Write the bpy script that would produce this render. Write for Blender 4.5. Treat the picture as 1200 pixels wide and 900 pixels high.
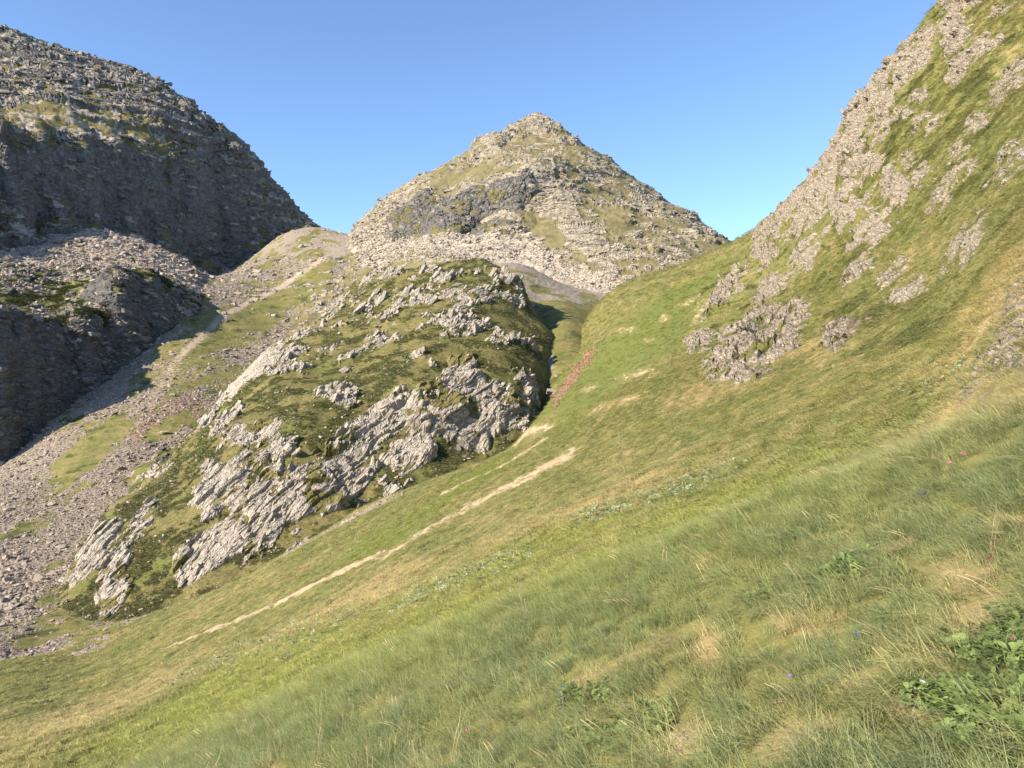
import bpy, math, time
import numpy as np
T0 = time.time()
rng = np.random.default_rng(7)
for o in list(bpy.data.objects): bpy.data.objects.remove(o)
SC = bpy.context.scene
COL = SC.collection

# ------------------------------------------------------------------ camera, sky, sun, exposure
F = 900.0                                   # focal length in units of a 1200 px wide frame
cam_d = bpy.data.cameras.new('camera'); cam_d.sensor_width = 36.0; cam_d.lens = 27.0
cam_d.clip_start = 0.1; cam_d.clip_end = 20000
cam = bpy.data.objects.new('camera', cam_d); COL.objects.link(cam)
cam.location = (0, 0, 0); cam.rotation_euler = (math.radians(90), 0, 0)
SC.camera = cam

SUN_EL = math.radians(30.0)
SUN_AZ = math.radians(-123.0)                # clockwise from +Y: the sun stands on the left, a little behind the camera
to_sun = np.array([math.sin(SUN_AZ)*math.cos(SUN_EL), math.cos(SUN_AZ)*math.cos(SUN_EL), math.sin(SUN_EL)])
w = bpy.data.worlds.new('World'); SC.world = w; w.use_nodes = True
nt = w.node_tree; bg = nt.nodes['Background']
sky = nt.nodes.new('ShaderNodeTexSky'); sky.sky_type = 'NISHITA'; sky.sun_disc = False
sky.sun_elevation = SUN_EL; sky.sun_rotation = SUN_AZ
sky.altitude = 2300; sky.air_density = 1.0; sky.dust_density = 0.1; sky.ozone_density = 3.5
nt.links.new(sky.outputs[0], bg.inputs[0]); bg.inputs[1].default_value = 0.135
sd = bpy.data.lights.new('sun', 'SUN'); sd.energy = 5.0; sd.angle = math.radians(0.5); sd.color = (1.0, 0.87, 0.68)
so = bpy.data.objects.new('sun', sd); COL.objects.link(so)
from mathutils import Vector
so.rotation_euler = Vector(-to_sun).to_track_quat('-Z', 'Y').to_euler()
SC.view_settings.view_transform = 'Standard'; SC.view_settings.look = 'None'
SC.view_settings.exposure = 1.1; SC.view_settings.gamma = 1.0; SC.view_settings.use_curve_mapping = False

# ------------------------------------------------------------------ noise
def _h(ix, iy, iz, seed):
    n = (ix.astype(np.uint32)*np.uint32(374761393) + iy.astype(np.uint32)*np.uint32(668265263)
         + iz.astype(np.uint32)*np.uint32(2147483647 & 0x5bd1e995) + np.uint32((seed*1013904223) & 0xffffffff))
    n = (n ^ (n >> np.uint32(13)))*np.uint32(1274126177)
    n = (n ^ (n >> np.uint32(16)))*np.uint32(2246822519)
    return n ^ (n >> np.uint32(15))
_G = np.array([[1,1,0],[-1,1,0],[1,-1,0],[-1,-1,0],[1,0,1],[-1,0,1],[1,0,-1],[-1,0,-1],
               [0,1,1],[0,-1,1],[0,1,-1],[0,-1,-1],[1,1,0],[-1,1,0],[0,-1,1],[0,-1,-1]], np.float32)
def perlin(p, seed=0):
    p = np.asarray(p, np.float64)
    i = np.floor(p).astype(np.int64); f = (p - i).astype(np.float32)
    u = f*f*f*(f*(f*6-15)+10)
    res = 0
    for dx in (0, 1):
        wx = u[:, 0] if dx else 1-u[:, 0]
        for dy in (0, 1):
            wy = u[:, 1] if dy else 1-u[:, 1]
            for dz in (0, 1):
                wz = u[:, 2] if dz else 1-u[:, 2]
                g = _G[_h(i[:, 0]+dx, i[:, 1]+dy, i[:, 2]+dz, seed) & np.uint32(15)]
                res = res + wx*wy*wz*(g[:, 0]*(f[:, 0]-dx)+g[:, 1]*(f[:, 1]-dy)+g[:, 2]*(f[:, 2]-dz))
    return res
def fbm(p, octv=4, seed=0, gain=0.5, ridged=False):
    a, s, r = 1.0, 0.0, 0
    p = np.asarray(p, np.float64)
    for k in range(octv):
        n = perlin(p, seed+k*17)
        if ridged: n = 1-2*np.abs(n)
        r = r + a*n; s += a; a *= gain; p = p*2.03 + 11.3
    return r/s
def worley(p, seed=0):
    """F1, F2 and a tilted-facet height for each point"""
    p = np.asarray(p, np.float64); i = np.floor(p).astype(np.int64)
    n = len(p); f1 = np.full(n, 9e9); f2 = np.full(n, 9e9); fac = np.zeros(n)
    for dx in (-1, 0, 1):
        for dy in (-1, 0, 1):
            for dz in (-1, 0, 1):
                cx, cy, cz = i[:, 0]+dx, i[:, 1]+dy, i[:, 2]+dz
                h = _h(cx, cy, cz, seed)
                jx = (h & np.uint32(1023)).astype(np.float64)/1023; jy = ((h >> np.uint32(10)) & np.uint32(1023))/1023.0
                jz = ((h >> np.uint32(20)) & np.uint32(1023))/1023.0
                vx, vy, vz = p[:, 0]-cx-jx, p[:, 1]-cy-jy, p[:, 2]-cz-jz
                d = vx*vx+vy*vy+vz*vz
                h2 = _h(cx, cy, cz, seed+91)
                gx = (h2 & np.uint32(255))/127.5-1; gy = ((h2 >> np.uint32(8)) & np.uint32(255))/127.5-1
                gz = ((h2 >> np.uint32(16)) & np.uint32(255))/127.5-1; r = ((h2 >> np.uint32(24)) & np.uint32(255))/127.5-1
                m = d < f1
                f2 = np.where(m, f1, np.minimum(f2, d))
                fac = np.where(m, 0.5*r + 0.75*(gx*vx+gy*vy+gz*vz), fac)
                f1 = np.where(m, d, f1)
    return np.sqrt(f1), np.sqrt(f2), fac
def sstep(a, b, x):
    t = np.clip((x-a)/(b-a), 0, 1); return t*t*(3-2*t)

# ------------------------------------------------------------------ landforms: smooth surfaces through surveyed points
class Land:
    """A hill or mountain as a height field, fitted through surveyed points (bearing, elevation, distance)."""
    def __init__(s, ctrl, pxr, yr):
        P, V = [], []
        for px, lst in ctrl.items():
            lst = sorted(lst, key=lambda q: q[1]); lp, lY = lst[-1]
            if lY < 0.85*yr[1]: lst = lst+[(max(lp+90*math.log(yr[1]/lY), 470 if yr[0] < 1 else 0), yr[1])]
            for py, Y in lst: P.append((px/240.0, math.log(Y)*1.6)); V.append(py)
        P = np.array(P); V = np.array(V, float); n = len(P)
        U = lambda d2: 0.5*d2*np.log(d2+1e-9)
        D = ((P[:, None]-P[None])**2).sum(-1)
        A = np.zeros((n+3, n+3)); A[:n, :n] = U(D)+np.eye(n)*0.0008
        A[:n, n] = 1; A[:n, n+1:] = P; A[n, :n] = 1; A[n+1:, :n] = P.T
        wv = np.linalg.solve(A, np.r_[V, 0, 0, 0])
        s.pxs = np.arange(pxr[0], pxr[1]+1, 6.0); s.ls = np.linspace(math.log(yr[0]), math.log(yr[1]), 360)
        gx = s.pxs[:, None]/240.0; gl = s.ls[None]*1.6
        R = wv[n]+wv[n+1]*gx+wv[n+2]*gl
        for k in range(n): R = R+wv[k]*U((gx-P[k, 0])**2+(gl-P[k, 1])**2)
        s.R = R; s.pxr = pxr; s.yr = yr
    def py(s, px, l):
        a = np.clip((px-s.pxs[0])/6.0, 0, len(s.pxs)-1.001); b = np.clip((l-s.ls[0])/(s.ls[1]-s.ls[0]), 0, len(s.ls)-1.001)
        i = a.astype(int); j = b.astype(int); fa = a-i; fb = b-j; R = s.R
        return (R[i, j]*(1-fa)+R[i+1, j]*fa)*(1-fb)+(R[i, j+1]*(1-fa)+R[i+1, j+1]*fa)*fb
    def H(s, x, y):
        px = 600+F*x/y; l = np.log(y)
        z = (450-s.py(px, l))/F*y
        out = (px < s.pxr[0]) | (px > s.pxr[1]) | (y < s.yr[0]) | (y > s.yr[1])
        return np.where(out, -1e4, z)
    def hit(s, px, py):
        """first ground point of this landform on the bearing (px, py)"""
        prof = s.py(np.full(len(s.ls), float(px)), s.ls)
        k = np.nonzero(prof <= py)[0]
        if len(k) == 0: j = int(np.argmin(prof)); l = s.ls[j]
        else:
            j = k[0]
            if j == 0: l = s.ls[0]
            else:
                t = (prof[j-1]-py)/max(1e-6, prof[j-1]-prof[j]); l = s.ls[j-1]+t*(s.ls[j]-s.ls[j-1])
        y = math.exp(l); return np.array([(px-600)/F*y, y])
    def grid(s, step, rowstep, lw=60.0, inframe=(-70, 1270)):
        cols = [s.pxr[0]]
        while cols[-1] < s.pxr[1]:
            c = cols[-1]; cols.append(c+(step if inframe[0] <= c <= inframe[1] else step*6))
        cols = np.array(cols); cols[-1] = s.pxr[1]
        m = 900; ll = np.linspace(s.ls[0], s.ls[-1], m)
        pr = s.py(np.repeat(cols, m), np.tile(ll, len(cols))).reshape(len(cols), m)
        d = np.diff(pr, axis=1); d = np.where(d > 0, d*0.25, -d); dl = ll[1]-ll[0]
        ds = np.sqrt(d**2+(lw*dl)**2)
        mid = 0.5*(pr[:, 1:]+pr[:, :-1]); off = (mid < -60) | (mid > 960); ds = np.where(off, ds*0.2, ds)
        k = 12; ker = np.ones(k)/k
        ds = np.apply_along_axis(lambda v: np.convolve(np.pad(v, (k, k), 'edge'), ker, 'same')[k:-k], 0, ds)
        S = np.concatenate([np.zeros((len(cols), 1)), np.cumsum(ds, 1)], 1)
        inr = (cols > -70) & (cols < 1270)
        n = int(np.percentile(S[inr, -1], 85)/rowstep)
        L = np.empty((len(cols), n))
        t = np.linspace(0, 1, n)
        for c in range(len(cols)): L[c] = np.interp(t*S[c, -1], S[c], ll)
        PX = np.repeat(cols[:, None], n, 1)
        PY = s.py(PX.ravel(), L.ravel()).reshape(PX.shape)
        Y = np.exp(L)
        return np.stack([(PX-600)/F*Y, Y, (450-PY)/F*Y], -1)

def near_plane(px, Y): return 450-F*(0.5*(px-600)/F-0.15-1.7/Y)
EDGE = {-600: 15, -150: 17, 100: 16.5, 300: 16, 430: 15.5, 600: 13, 700: 12, 780: 11, 860: 10.3, 930: 9.7, 1000: 9, 1100: 8.5, 1200: 8, 1350: 7.5, 1500: 7.5, 1900: 7}
hs = {
 -600: [(1500, 40), (1350, 80), (1150, 130), (1100, 170)],
 -150: [(985, 40), (890, 80), (830, 120), (850, 170)],
 0:    [(905, 40), (858, 60), (805, 95), (778, 118), (830, 175)],
 100:  [(872, 45), (822, 75), (765, 122), (738, 145), (800, 205)],
 300:  [(792, 45), (742, 75), (702, 110), (665, 160), (720, 230)],
 430:  [(702, 60), (670, 80), (622, 130), (590, 180), (640, 260)],
 600:  [(642, 45), (592, 85), (560, 120), (525, 200), (570, 290)],
 620: [(634, 45), (580, 86), (550, 122), (516, 205), (500, 232), (525, 290)],
 650: [(620, 45), (566, 88), (535, 125), (500, 180), (468, 250), (450, 285), (455, 330), (490, 420)],
 675: [(488, 185), (448, 255), (415, 330), (396, 385), (405, 430), (445, 560)],
 700: [(603, 45), (542, 90), (482, 160), (430, 260), (372, 440), (405, 560)],
 780:  [(580, 40), (520, 80), (452, 150), (400, 240), (330, 450), (360, 600)],
 860:  [(558, 35), (500, 70), (442, 125), (400, 170), (340, 270), (292, 430), (330, 560)],
 930:  [(530, 35), (470, 70), (412, 120), (345, 190), (282, 260), (234, 330), (275, 430)],
 1000: [(500, 33), (440, 65), (372, 115), (275, 180), (190, 225), (132, 262), (175, 340)],
 1100: [(470, 30), (402, 58), (312, 100), (212, 140), (112, 185), (12, 228), (50, 300)],
 1200: [(455, 17), (412, 22), (352, 30), (300, 42), (240, 64), (150, 105), (60, 150), (-60, 205), (-100, 245), (-50, 330)],
 1350: [(385, 15), (330, 24), (225, 50), (120, 85), (10, 130), (-130, 200), (-110, 270)],
 1500: [(300, 15), (170, 40), (0, 100), (-220, 200), (-200, 290)],
 1900: [(90, 15), (-50, 40), (-250, 100), (-500, 200), (-480, 300)],
}
for px, e in EDGE.items():
    L = hs.setdefault(px, [])
    for Y in (0.8, 1.5, 3.0, 5.5): L.append((near_plane(px, Y), Y))
    b = near_plane(px, e); L.append((b, e)); L.append((b+7, e*1.4)); L.append((b-3, e*1.95)); 
LANDS = {}
LANDS['hillside'] = Land(hs, (-560, 1860), (0.8, 640))
LANDS['valley'] = Land({
 -200: [(860, 100), (820, 125), (760, 170), (690, 230), (610, 330), (560, 450), (520, 600)],
 0:   [(800, 100), (775, 118), (735, 160), (690, 205), (630, 270), (575, 345), (540, 420), (500, 520)],
 60:  [(775, 120), (755, 138), (700, 190), (640, 255), (570, 340), (515, 415), (480, 480), (440, 600)],
 130: [(750, 130), (733, 152), (690, 200), (620, 272), (550, 350), (490, 430), (450, 500), (400, 640)],
 200: [(740, 150), (690, 210), (600, 300), (520, 390), (470, 450), (430, 520), (400, 570), (370, 640), (345, 720), (335, 800)],
 270: [(740, 165), (640, 270), (520, 400), (470, 470), (438, 520), (402, 590), (370, 655), (345, 740), (325, 850), (320, 950)],
 330: [(720, 170), (600, 300), (480, 460), (405, 600), (372, 680), (340, 780), (315, 900), (290, 1000), (276, 1080), (290, 1250)],
 380: [(700, 180), (560, 320), (440, 480), (385, 640), (340, 760), (310, 860), (285, 1000), (267, 1110), (285, 1250)],
 430: [(660, 190), (480, 400), (375, 690), (330, 800), (302, 900), (280, 1050), (300, 1200)],
 600: [(580, 215), (490, 300), (430, 370), (345, 470), (322, 560), (308, 680), (330, 900)],
 632: [(560, 218), (515, 250), (475, 275), (434, 305), (406, 340), (380, 400), (352, 480), (326, 570), (318, 660), (335, 800)],
 655: [(520, 225), (488, 250), (455, 270), (424, 303), (395, 343), (370, 398), (352, 470), (340, 540), (330, 640), (335, 800)],
 705: [(470, 265), (432, 302), (406, 350), (388, 400), (373, 450), (352, 540), (338, 620), (345, 800)],
 780: [(460, 300), (370, 460), (347, 560), (328, 640), (350, 800)],
 900: [(450, 320), (390, 460), (350, 640), (370, 800)],
}, (-240, 940), (100, 1250))
CR_C = {-200: [(720, 300), (560, 420), (400, 600), (295, 800), (272, 900), (300, 1050)], -100: [(700, 300), (640, 362), (540, 400), (440, 470), (350, 610), (290, 800), (268, 900), (300, 1050)], 0: [(660, 350), (588, 408), (418, 425), (385, 478), (345, 565), (310, 680), (285, 800), (266, 900), (290, 1050)],
 -45: [(670, 335), (600, 394), (424, 410), (388, 468), (348, 560), (290, 800), (268, 900), (295, 1050)],
 30: [(630, 370), (562, 428), (424, 445), (378, 520), (336, 610), (305, 730), (278, 840), (295, 1050)],
 60: [(600, 385), (534, 448), (426, 466), (372, 545), (330, 645), (300, 760), (272, 880), (295, 1050)],
 100: [(560, 430), (490, 490), (398, 508), (360, 575), (326, 660), (296, 780), (270, 900), (295, 1050)],
 140: [(510, 480), (438, 540), (348, 558), (326, 640), (302, 760), (277, 880), (300, 1050)],
 180: [(480, 520), (408, 582), (341, 602), (326, 680), (306, 780), (290, 870), (310, 1050)],
 215: [(470, 520), (396, 620), (356, 640), (335, 720), (318, 800), (308, 900), (330, 1050)],
 270: [(480, 530), (425, 620), (375, 720), (350, 800), (338, 900), (350, 1050)],
 340: [(480, 560), (425, 680), (380, 800), (350, 1000)]}
for px, l in CR_C.items():
    l.insert(0, (l[0][0]+(130 if px > 200 else 190), 255))
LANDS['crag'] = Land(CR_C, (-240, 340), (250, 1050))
LM_C = {}
for px, (bY, bp, tY, tp) in {-250: (610, 262, 635, 140), -100: (715, 264, 745, 152), 0: (800, 264, 833, 158), 50: (850, 266, 884, 165), 100: (902, 268, 938, 172), 140: (943, 275, 980, 183), 180: (987, 283, 1025, 195), 230: (1050, 303, 1090, 218), 280: (1112, 313, 1152, 245), 330: (1165, 298, 1196, 264)}.items():
    LM_C[px] = [(bp+26, bY*0.95), (bp, bY), (0.5*(bp+tp), 0.5*(bY+tY)), (tp, tY)]+([(tp-11, tY+45)] if px <= 200 else [])
for px, l in {-250: [(100, 800), (15, 1000), (40, 1300)], 0: [(130, 985), (86, 1110), (43, 1235), (70, 1450)], 100: [(136, 1040), (102, 1125), (76, 1215), (105, 1420)],
 180: [(150, 1095), (104, 1200), (135, 1400)], 230: [(170, 1150), (139, 1215), (170, 1400)], 280: [(183, 1215), (210, 1400)], 330: [(233, 1235), (260, 1400)]}.items(): LM_C[px] += l
LM_C[362] = [(330, 1090), (288, 1180), (270, 1205), (263, 1225), (290, 1350)]
LM_C[420] = [(370, 1070), (330, 1130), (310, 1210), (330, 1330)]
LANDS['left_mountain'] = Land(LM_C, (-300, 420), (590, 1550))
LANDS['peak'] = Land({px: [(l[0][0]+75, 420)]+l for px, l in {
 340: [(350, 850), (330, 1000), (310, 1100), (330, 1250)],
 405: [(345, 750), (312, 900), (286, 1050), (305, 1220)],
 450: [(345, 680), (320, 760), (290, 880), (264, 980), (239, 1080), (260, 1230)],
 500: [(350, 600), (330, 650), (302, 745), (278, 835), (266, 885), (236, 912), (222, 1000), (208, 1085), (230, 1250)],
 560: [(355, 540), (335, 595), (305, 695), (278, 800), (265, 845), (226, 868), (205, 980), (177, 1100), (200, 1280)],
 630: [(370, 500), (350, 572), (320, 662), (287, 745), (256, 815), (211, 842), (185, 980), (160, 1090), (139, 1180), (160, 1350)],
 700: [(375, 490), (355, 545), (335, 612), (300, 690), (260, 785), (220, 900), (183, 1050), (210, 1250)],
 760: [(375, 490), (355, 540), (338, 585), (315, 645), (280, 740), (250, 850), (228, 980), (250, 1180)],
 820: [(365, 520), (345, 565), (325, 625), (300, 705), (280, 800), (265, 910), (290, 1100)],
 870: [(350, 550), (330, 610), (312, 700), (298, 810), (325, 950)],
 960: [(400, 560), (375, 640), (360, 720), (355, 800), (390, 950)],
}.items()}, (340, 960), (420, 1350))
LANDS['knoll'] = Land({
 40:  [(770, 150), (735, 185), (730, 200), (770, 260)],
 75:  [(735, 160), (695, 185), (680, 200), (720, 235)],
 120: [(728, 158), (682, 178), (640, 198), (608, 220), (640, 280)],
 200: [(700, 162), (640, 180), (590, 205), (545, 250), (533, 275), (570, 340)],
 300: [(680, 158), (655, 167), (600, 182), (540, 205), (490, 240), (440, 300), (418, 350), (450, 430)],
 350: [(655, 162), (632, 172), (570, 190), (510, 215), (460, 250), (420, 310), (395, 375), (415, 470)],
 430: [(605, 178), (582, 191), (540, 205), (490, 230), (440, 265), (400, 310), (362, 370), (335, 425), (320, 490), (345, 570)],
 500: [(575, 190), (553, 201), (510, 215), (460, 238), (410, 275), (370, 320), (340, 365), (312, 420), (335, 510)],
 560: [(550, 203), (528, 216), (480, 235), (430, 262), (390, 295), (350, 340), (325, 375), (305, 410), (330, 490)],
 610: [(535, 213), (513, 227), (470, 248), (430, 275), (400, 305), (370, 345), (345, 375), (328, 397), (355, 460)],
 650: [(550, 232), (507, 258), (470, 282), (440, 305), (414, 330), (399, 352), (425, 420)],
 690: [(580, 245), (520, 290), (475, 340), (450, 420)],
 725: [(600, 250), (550, 300), (520, 350), (510, 420)],
}, (40, 720), (150, 570))

SPEC = {  # column step, row step
 'hillside': (1.5, 1.35), 'valley': (1.6, 1.3), 'crag': (1.5, 1.1), 'left_mountain': (1.4, 1.2), 'peak': (1.3, 1.1), 'knoll': (1.3, 1.15)}

# ------------------------------------------------------------------ painted outlines on the ground (plan polygons)
def plan(land, pts): return np.array([LANDS[land].hit(px, py) for px, py in pts])
def oval(cx, cy, rx, ry, ang=0, n=10, jag=0.22, seed=None):
    r = np.random.default_rng(int(cx*7+cy*13) if seed is None else seed); a = math.radians(ang); out = []
    for k in range(n):
        t = 2*math.pi*k/n; q = 1+jag*r.uniform(-1, 1)
        x, y = rx*q*math.cos(t), ry*q*math.sin(t)
        out.append((cx+x*math.cos(a)+y*math.sin(a), cy-x*math.sin(a)+y*math.cos(a)))
    return out
def stroke(pts, w0, w1=None):
    pts = np.array(pts, float); n = len(pts); w1 = w0 if w1 is None else w1; L, R = [], []
    for i in range(n):
        d = pts[min(i+1, n-1)]-pts[max(i-1, 0)]; d /= np.linalg.norm(d)+1e-9; nn = np.array([-d[1], d[0]])
        ww = w0+(w1-w0)*i/(n-1); L.append(pts[i]+nn*ww); R.append(pts[i]-nn*ww)
    return [tuple(q) for q in L+R[::-1]]
def inside(poly, X, Y, soft=0.12, warp=0.12, seed=0, wscale=5.0):
    """soft 0..1 membership of plan points in a plan polygon, with an irregular edge"""
    lo, hi = poly.min(0), poly.max(0); sz = np.maximum(hi-lo, 1e-3)
    m = (X > lo[0]-sz[0]*0.4) & (X < hi[0]+sz[0]*0.4) & (Y > lo[1]-sz[1]*0.4) & (Y < hi[1]+sz[1]*0.4)
    out = np.zeros(len(X)); idx = np.nonzero(m)[0]
    if len(idx) == 0: return out
    q = np.stack([(X[idx]-lo[0])/sz[0], (Y[idx]-lo[1])/sz[1]], 1); P = (poly-lo)/sz
    c = np.concatenate([q*wscale, np.full((len(q), 1), seed*3.7)], 1)
    q = q+warp*np.stack([fbm(c, 3, seed+5), fbm(c+40, 3, seed+6)], 1)
    n = len(P); ins = np.zeros(len(q), bool); d2 = np.full(len(q), 9e9)
    for k in range(n):
        a, b = P[k], P[(k+1) % n]; e = b-a; t = np.clip(((q-a)@e)/(e@e+1e-12), 0, 1)
        d2 = np.minimum(d2, ((q-a-t[:, None]*e)**2).sum(1))
        cnd = (a[1] > q[:, 1]) != (b[1] > q[:, 1])
        xi = (b[0]-a[0])*(q[:, 1]-a[1])/(b[1]-a[1]+1e-12)+a[0]
        ins ^= cnd & (q[:, 0] < xi)
    sdv = np.sqrt(d2)*np.where(ins, 1, -1)
    out[idx] = sstep(-soft, soft, sdv); return out

# ------------------------------------------------------------------ materials
def mk(nt, kind, **kw):
    n = nt.nodes.new(kind)
    for k, v in kw.items():
        if k.startswith('_'): n.inputs[int(k[1:])].default_value = v
        else: setattr(n, k, v)
    return n
def mixc(nt, fac, a, b, blend='MIX'):
    n = nt.nodes.new('ShaderNodeMix'); n.data_type = 'RGBA'; n.blend_type = blend; n.clamp_factor = True
    for sock, v in ((0, fac), (6, a), (7, b)):
        if isinstance(v, (int, float)): n.inputs[sock].default_value = v
        elif isinstance(v, tuple): n.inputs[sock].default_value = (*v, 1)
        else: nt.links.new(v, n.inputs[sock])
    return n.outputs[2]
def math_(nt, op, a, b=0.0, c=0.0, clamp=False):
    n = nt.nodes.new('ShaderNodeMath'); n.operation = op; n.use_clamp = clamp
    for i, v in enumerate((a, b, c)):
        if isinstance(v, (int, float)): n.inputs[i].default_value = v
        else: nt.links.new(v, n.inputs[i])
    return n.outputs[0]
def noise(nt, vec, scale, detail=6, rough=0.6, dist=0.0):
    n = nt.nodes.new('ShaderNodeTexNoise'); n.inputs['Scale'].default_value = scale; n.inputs['Detail'].default_value = detail
    n.inputs['Roughness'].default_value = rough; n.inputs['Distortion'].default_value = dist
    nt.links.new(vec, n.inputs['Vector']); return n.outputs[0]
def ramp(nt, v, lo, hi):
    n = nt.nodes.new('ShaderNodeMapRange'); n.interpolation_type = 'SMOOTHSTEP'
    n.inputs[1].default_value = lo; n.inputs[2].default_value = hi; nt.links.new(v, n.inputs[0]); return n.outputs[0]
def vecscale(nt, vec, s):
    n = nt.nodes.new('ShaderNodeMapping'); n.inputs['Scale'].default_value = s; nt.links.new(vec, n.inputs[0]); return n.outputs[0]

GRASS_A, GRASS_B = (0.172, 0.168, 0.058), (0.108, 0.124, 0.040)
DRY, LUSH, SHRUB = (0.270, 0.215, 0.100), (0.125, 0.145, 0.042), (0.078, 0.084, 0.028)
def terrain_material(name, rock_a, rock_b, scree_a, scree_b, dirt, size, strata=(1, 1, 1), bump=0.6, grass=(GRASS_A, GRASS_B), lichen=0.25, tilt=0.0):
    m = bpy.data.materials.new(name); m.use_nodes = True; nt = m.node_tree; L = nt.links
    b = nt.nodes['Principled BSDF']; b.inputs['Roughness'].default_value = 0.95; b.inputs['Specular IOR Level'].default_value = 0.15
    pos = nt.nodes.new('ShaderNodeTexCoord').outputs['Object']
    a1 = mk(nt, 'ShaderNodeAttribute', attribute_name='m1'); a2 = mk(nt, 'ShaderNodeAttribute', attribute_name='m2')
    s1 = nt.nodes.new('ShaderNodeSeparateColor'); L.new(a1.outputs['Color'], s1.inputs[0])
    s2 = nt.nodes.new('ShaderNodeSeparateColor'); L.new(a2.outputs['Color'], s2.inputs[0])
    rock, scree, dirtm, dry = s1.outputs[0], s1.outputs[1], s1.outputs[2], a1.outputs['Alpha']
    shrub, lush, red, pale = s2.outputs[0], s2.outputs[1], s2.outputs[2], a2.outputs['Alpha']
    big = noise(nt, pos, 0.12/size, 8, 0.62); mid = noise(nt, pos, 0.9/size, 8, 0.65); fine = noise(nt, pos, 5.0/size, 6, 0.7)
    rp = nt.nodes.new('ShaderNodeMapping'); rp.inputs['Rotation'].default_value = (0, tilt, 0); L.new(pos, rp.inputs[0]); rp = rp.outputs[0]
    st = noise(nt, vecscale(nt, rp, strata), 0.8/size, 8, 0.65, 0.6)
    # vegetation
    g = mixc(nt, ramp(nt, big, 0.38, 0.62), grass[0], grass[1])
    g = mixc(nt, math_(nt, 'MULTIPLY', ramp(nt, mid, 0.42, 0.68), 0.6), g, tuple(0.55*x+0.45*y for x, y in zip(grass[0], DRY)))
    g = mixc(nt, ramp(nt, math_(nt, 'ADD', lush, math_(nt, 'MULTIPLY', math_(nt, 'SUBTRACT', mid, 0.5), 0.8)), 0.25, 0.75), g, LUSH)
    g = mixc(nt, ramp(nt, math_(nt, 'ADD', dry, math_(nt, 'MULTIPLY', math_(nt, 'SUBTRACT', mid, 0.5), 1.2)), 0.2, 0.8), g, DRY)
    g = mixc(nt, ramp(nt, math_(nt, 'ADD', shrub, math_(nt, 'MULTIPLY', math_(nt, 'SUBTRACT', mid, 0.5), 1.4)), 0.35, 0.65), g, SHRUB)
    g = mixc(nt, 0.8, g, mixc(nt, fine, (0.35, 0.35, 0.35), (1.55, 1.5, 1.4)), 'MULTIPLY')
    # bare ground and stones
    d = mixc(nt, ramp(nt, fine, 0.35, 0.65), tuple(x*0.75 for x in dirt), tuple(x*1.2 for x in dirt))
    d = mixc(nt, red, d, (0.20, 0.095, 0.062))
    vo = nt.nodes.new('ShaderNodeTexVoronoi'); vo.inputs['Scale'].default_value = 2.4/size; L.new(pos, vo.inputs['Vector'])
    vs = nt.nodes.new('ShaderNodeSeparateColor'); L.new(vo.outputs['Color'], vs.inputs[0])
    s = mixc(nt, vs.outputs[0], scree_b, scree_a)
    s = mixc(nt, math_(nt, 'MULTIPLY', red, 0.75), s, (0.27, 0.135, 0.088))
    s = mixc(nt, 0.6, s, mixc(nt, fine, (0.4, 0.4, 0.4), (1.5, 1.5, 1.5)), 'MULTIPLY')
    # rock
    r = mixc(nt, ramp(nt, st, 0.35, 0.65), rock_b, rock_a)
    r = mixc(nt, math_(nt, 'MULTIPLY', ramp(nt, mid, 0.5, 0.7), 0.55), r, tuple(x*0.62 for x in rock_b))
    r = mixc(nt, math_(nt, 'MULTIPLY', ramp(nt, big, 0.55, 0.7), lichen), r, (0.20, 0.17, 0.07))
    wob = nt.nodes.new('ShaderNodeTexNoise'); wob.inputs['Scale'].default_value = 0.5/size; wob.inputs['Detail'].default_value = 4; L.new(pos, wob.inputs['Vector'])
    va = nt.nodes.new('ShaderNodeVectorMath'); va.operation = 'MULTIPLY_ADD'; va.inputs[1].default_value = (1.6*size,)*3; L.new(wob.outputs['Color'], va.inputs[0]); L.new(rp, va.inputs[2])
    cracks = []
    for csc in (0.28, 0.95):
        ve = nt.nodes.new('ShaderNodeTexVoronoi'); ve.feature = 'DISTANCE_TO_EDGE'; ve.inputs['Scale'].default_value = csc/size; L.new(vecscale(nt, va.outputs[0], strata), ve.inputs['Vector']); cracks.append(ramp(nt, ve.outputs['Distance'], 0.0, 0.10))
    crack = math_(nt, 'MULTIPLY', cracks[0], math_(nt, 'MULTIPLY_ADD', cracks[1], 0.5, 0.5))
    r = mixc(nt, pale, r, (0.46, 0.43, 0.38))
    r = mixc(nt, math_(nt, 'MULTIPLY', math_(nt, 'SUBTRACT', 1.0, crack), 0.30), r, tuple(x*0.45 for x in rock_b))
    r = mixc(nt, math_(nt, 'MULTIPLY', red, 0.6), r, (0.22, 0.13, 0.10))
    r = mixc(nt, 0.6, r, mixc(nt, fine, (0.45, 0.45, 0.45), (1.5, 1.5, 1.5)), 'MULTIPLY')
    c = mixc(nt, ramp(nt, math_(nt, 'ADD', dirtm, math_(nt, 'MULTIPLY', math_(nt, 'SUBTRACT', mid, 0.5), 1.0)), 0.35, 0.6), g, d)
    c = mixc(nt, ramp(nt, math_(nt, 'ADD', scree, math_(nt, 'MULTIPLY', math_(nt, 'SUBTRACT', mid, 0.5), 0.9)), 0.4, 0.6), c, s)
    rk = ramp(nt, math_(nt, 'ADD', rock, math_(nt, 'MULTIPLY', math_(nt, 'SUBTRACT', fine, 0.5), 0.5)), 0.42, 0.58)
    c = mixc(nt, rk, c, r)
    L.new(c, b.inputs['Base Color'])
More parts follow.
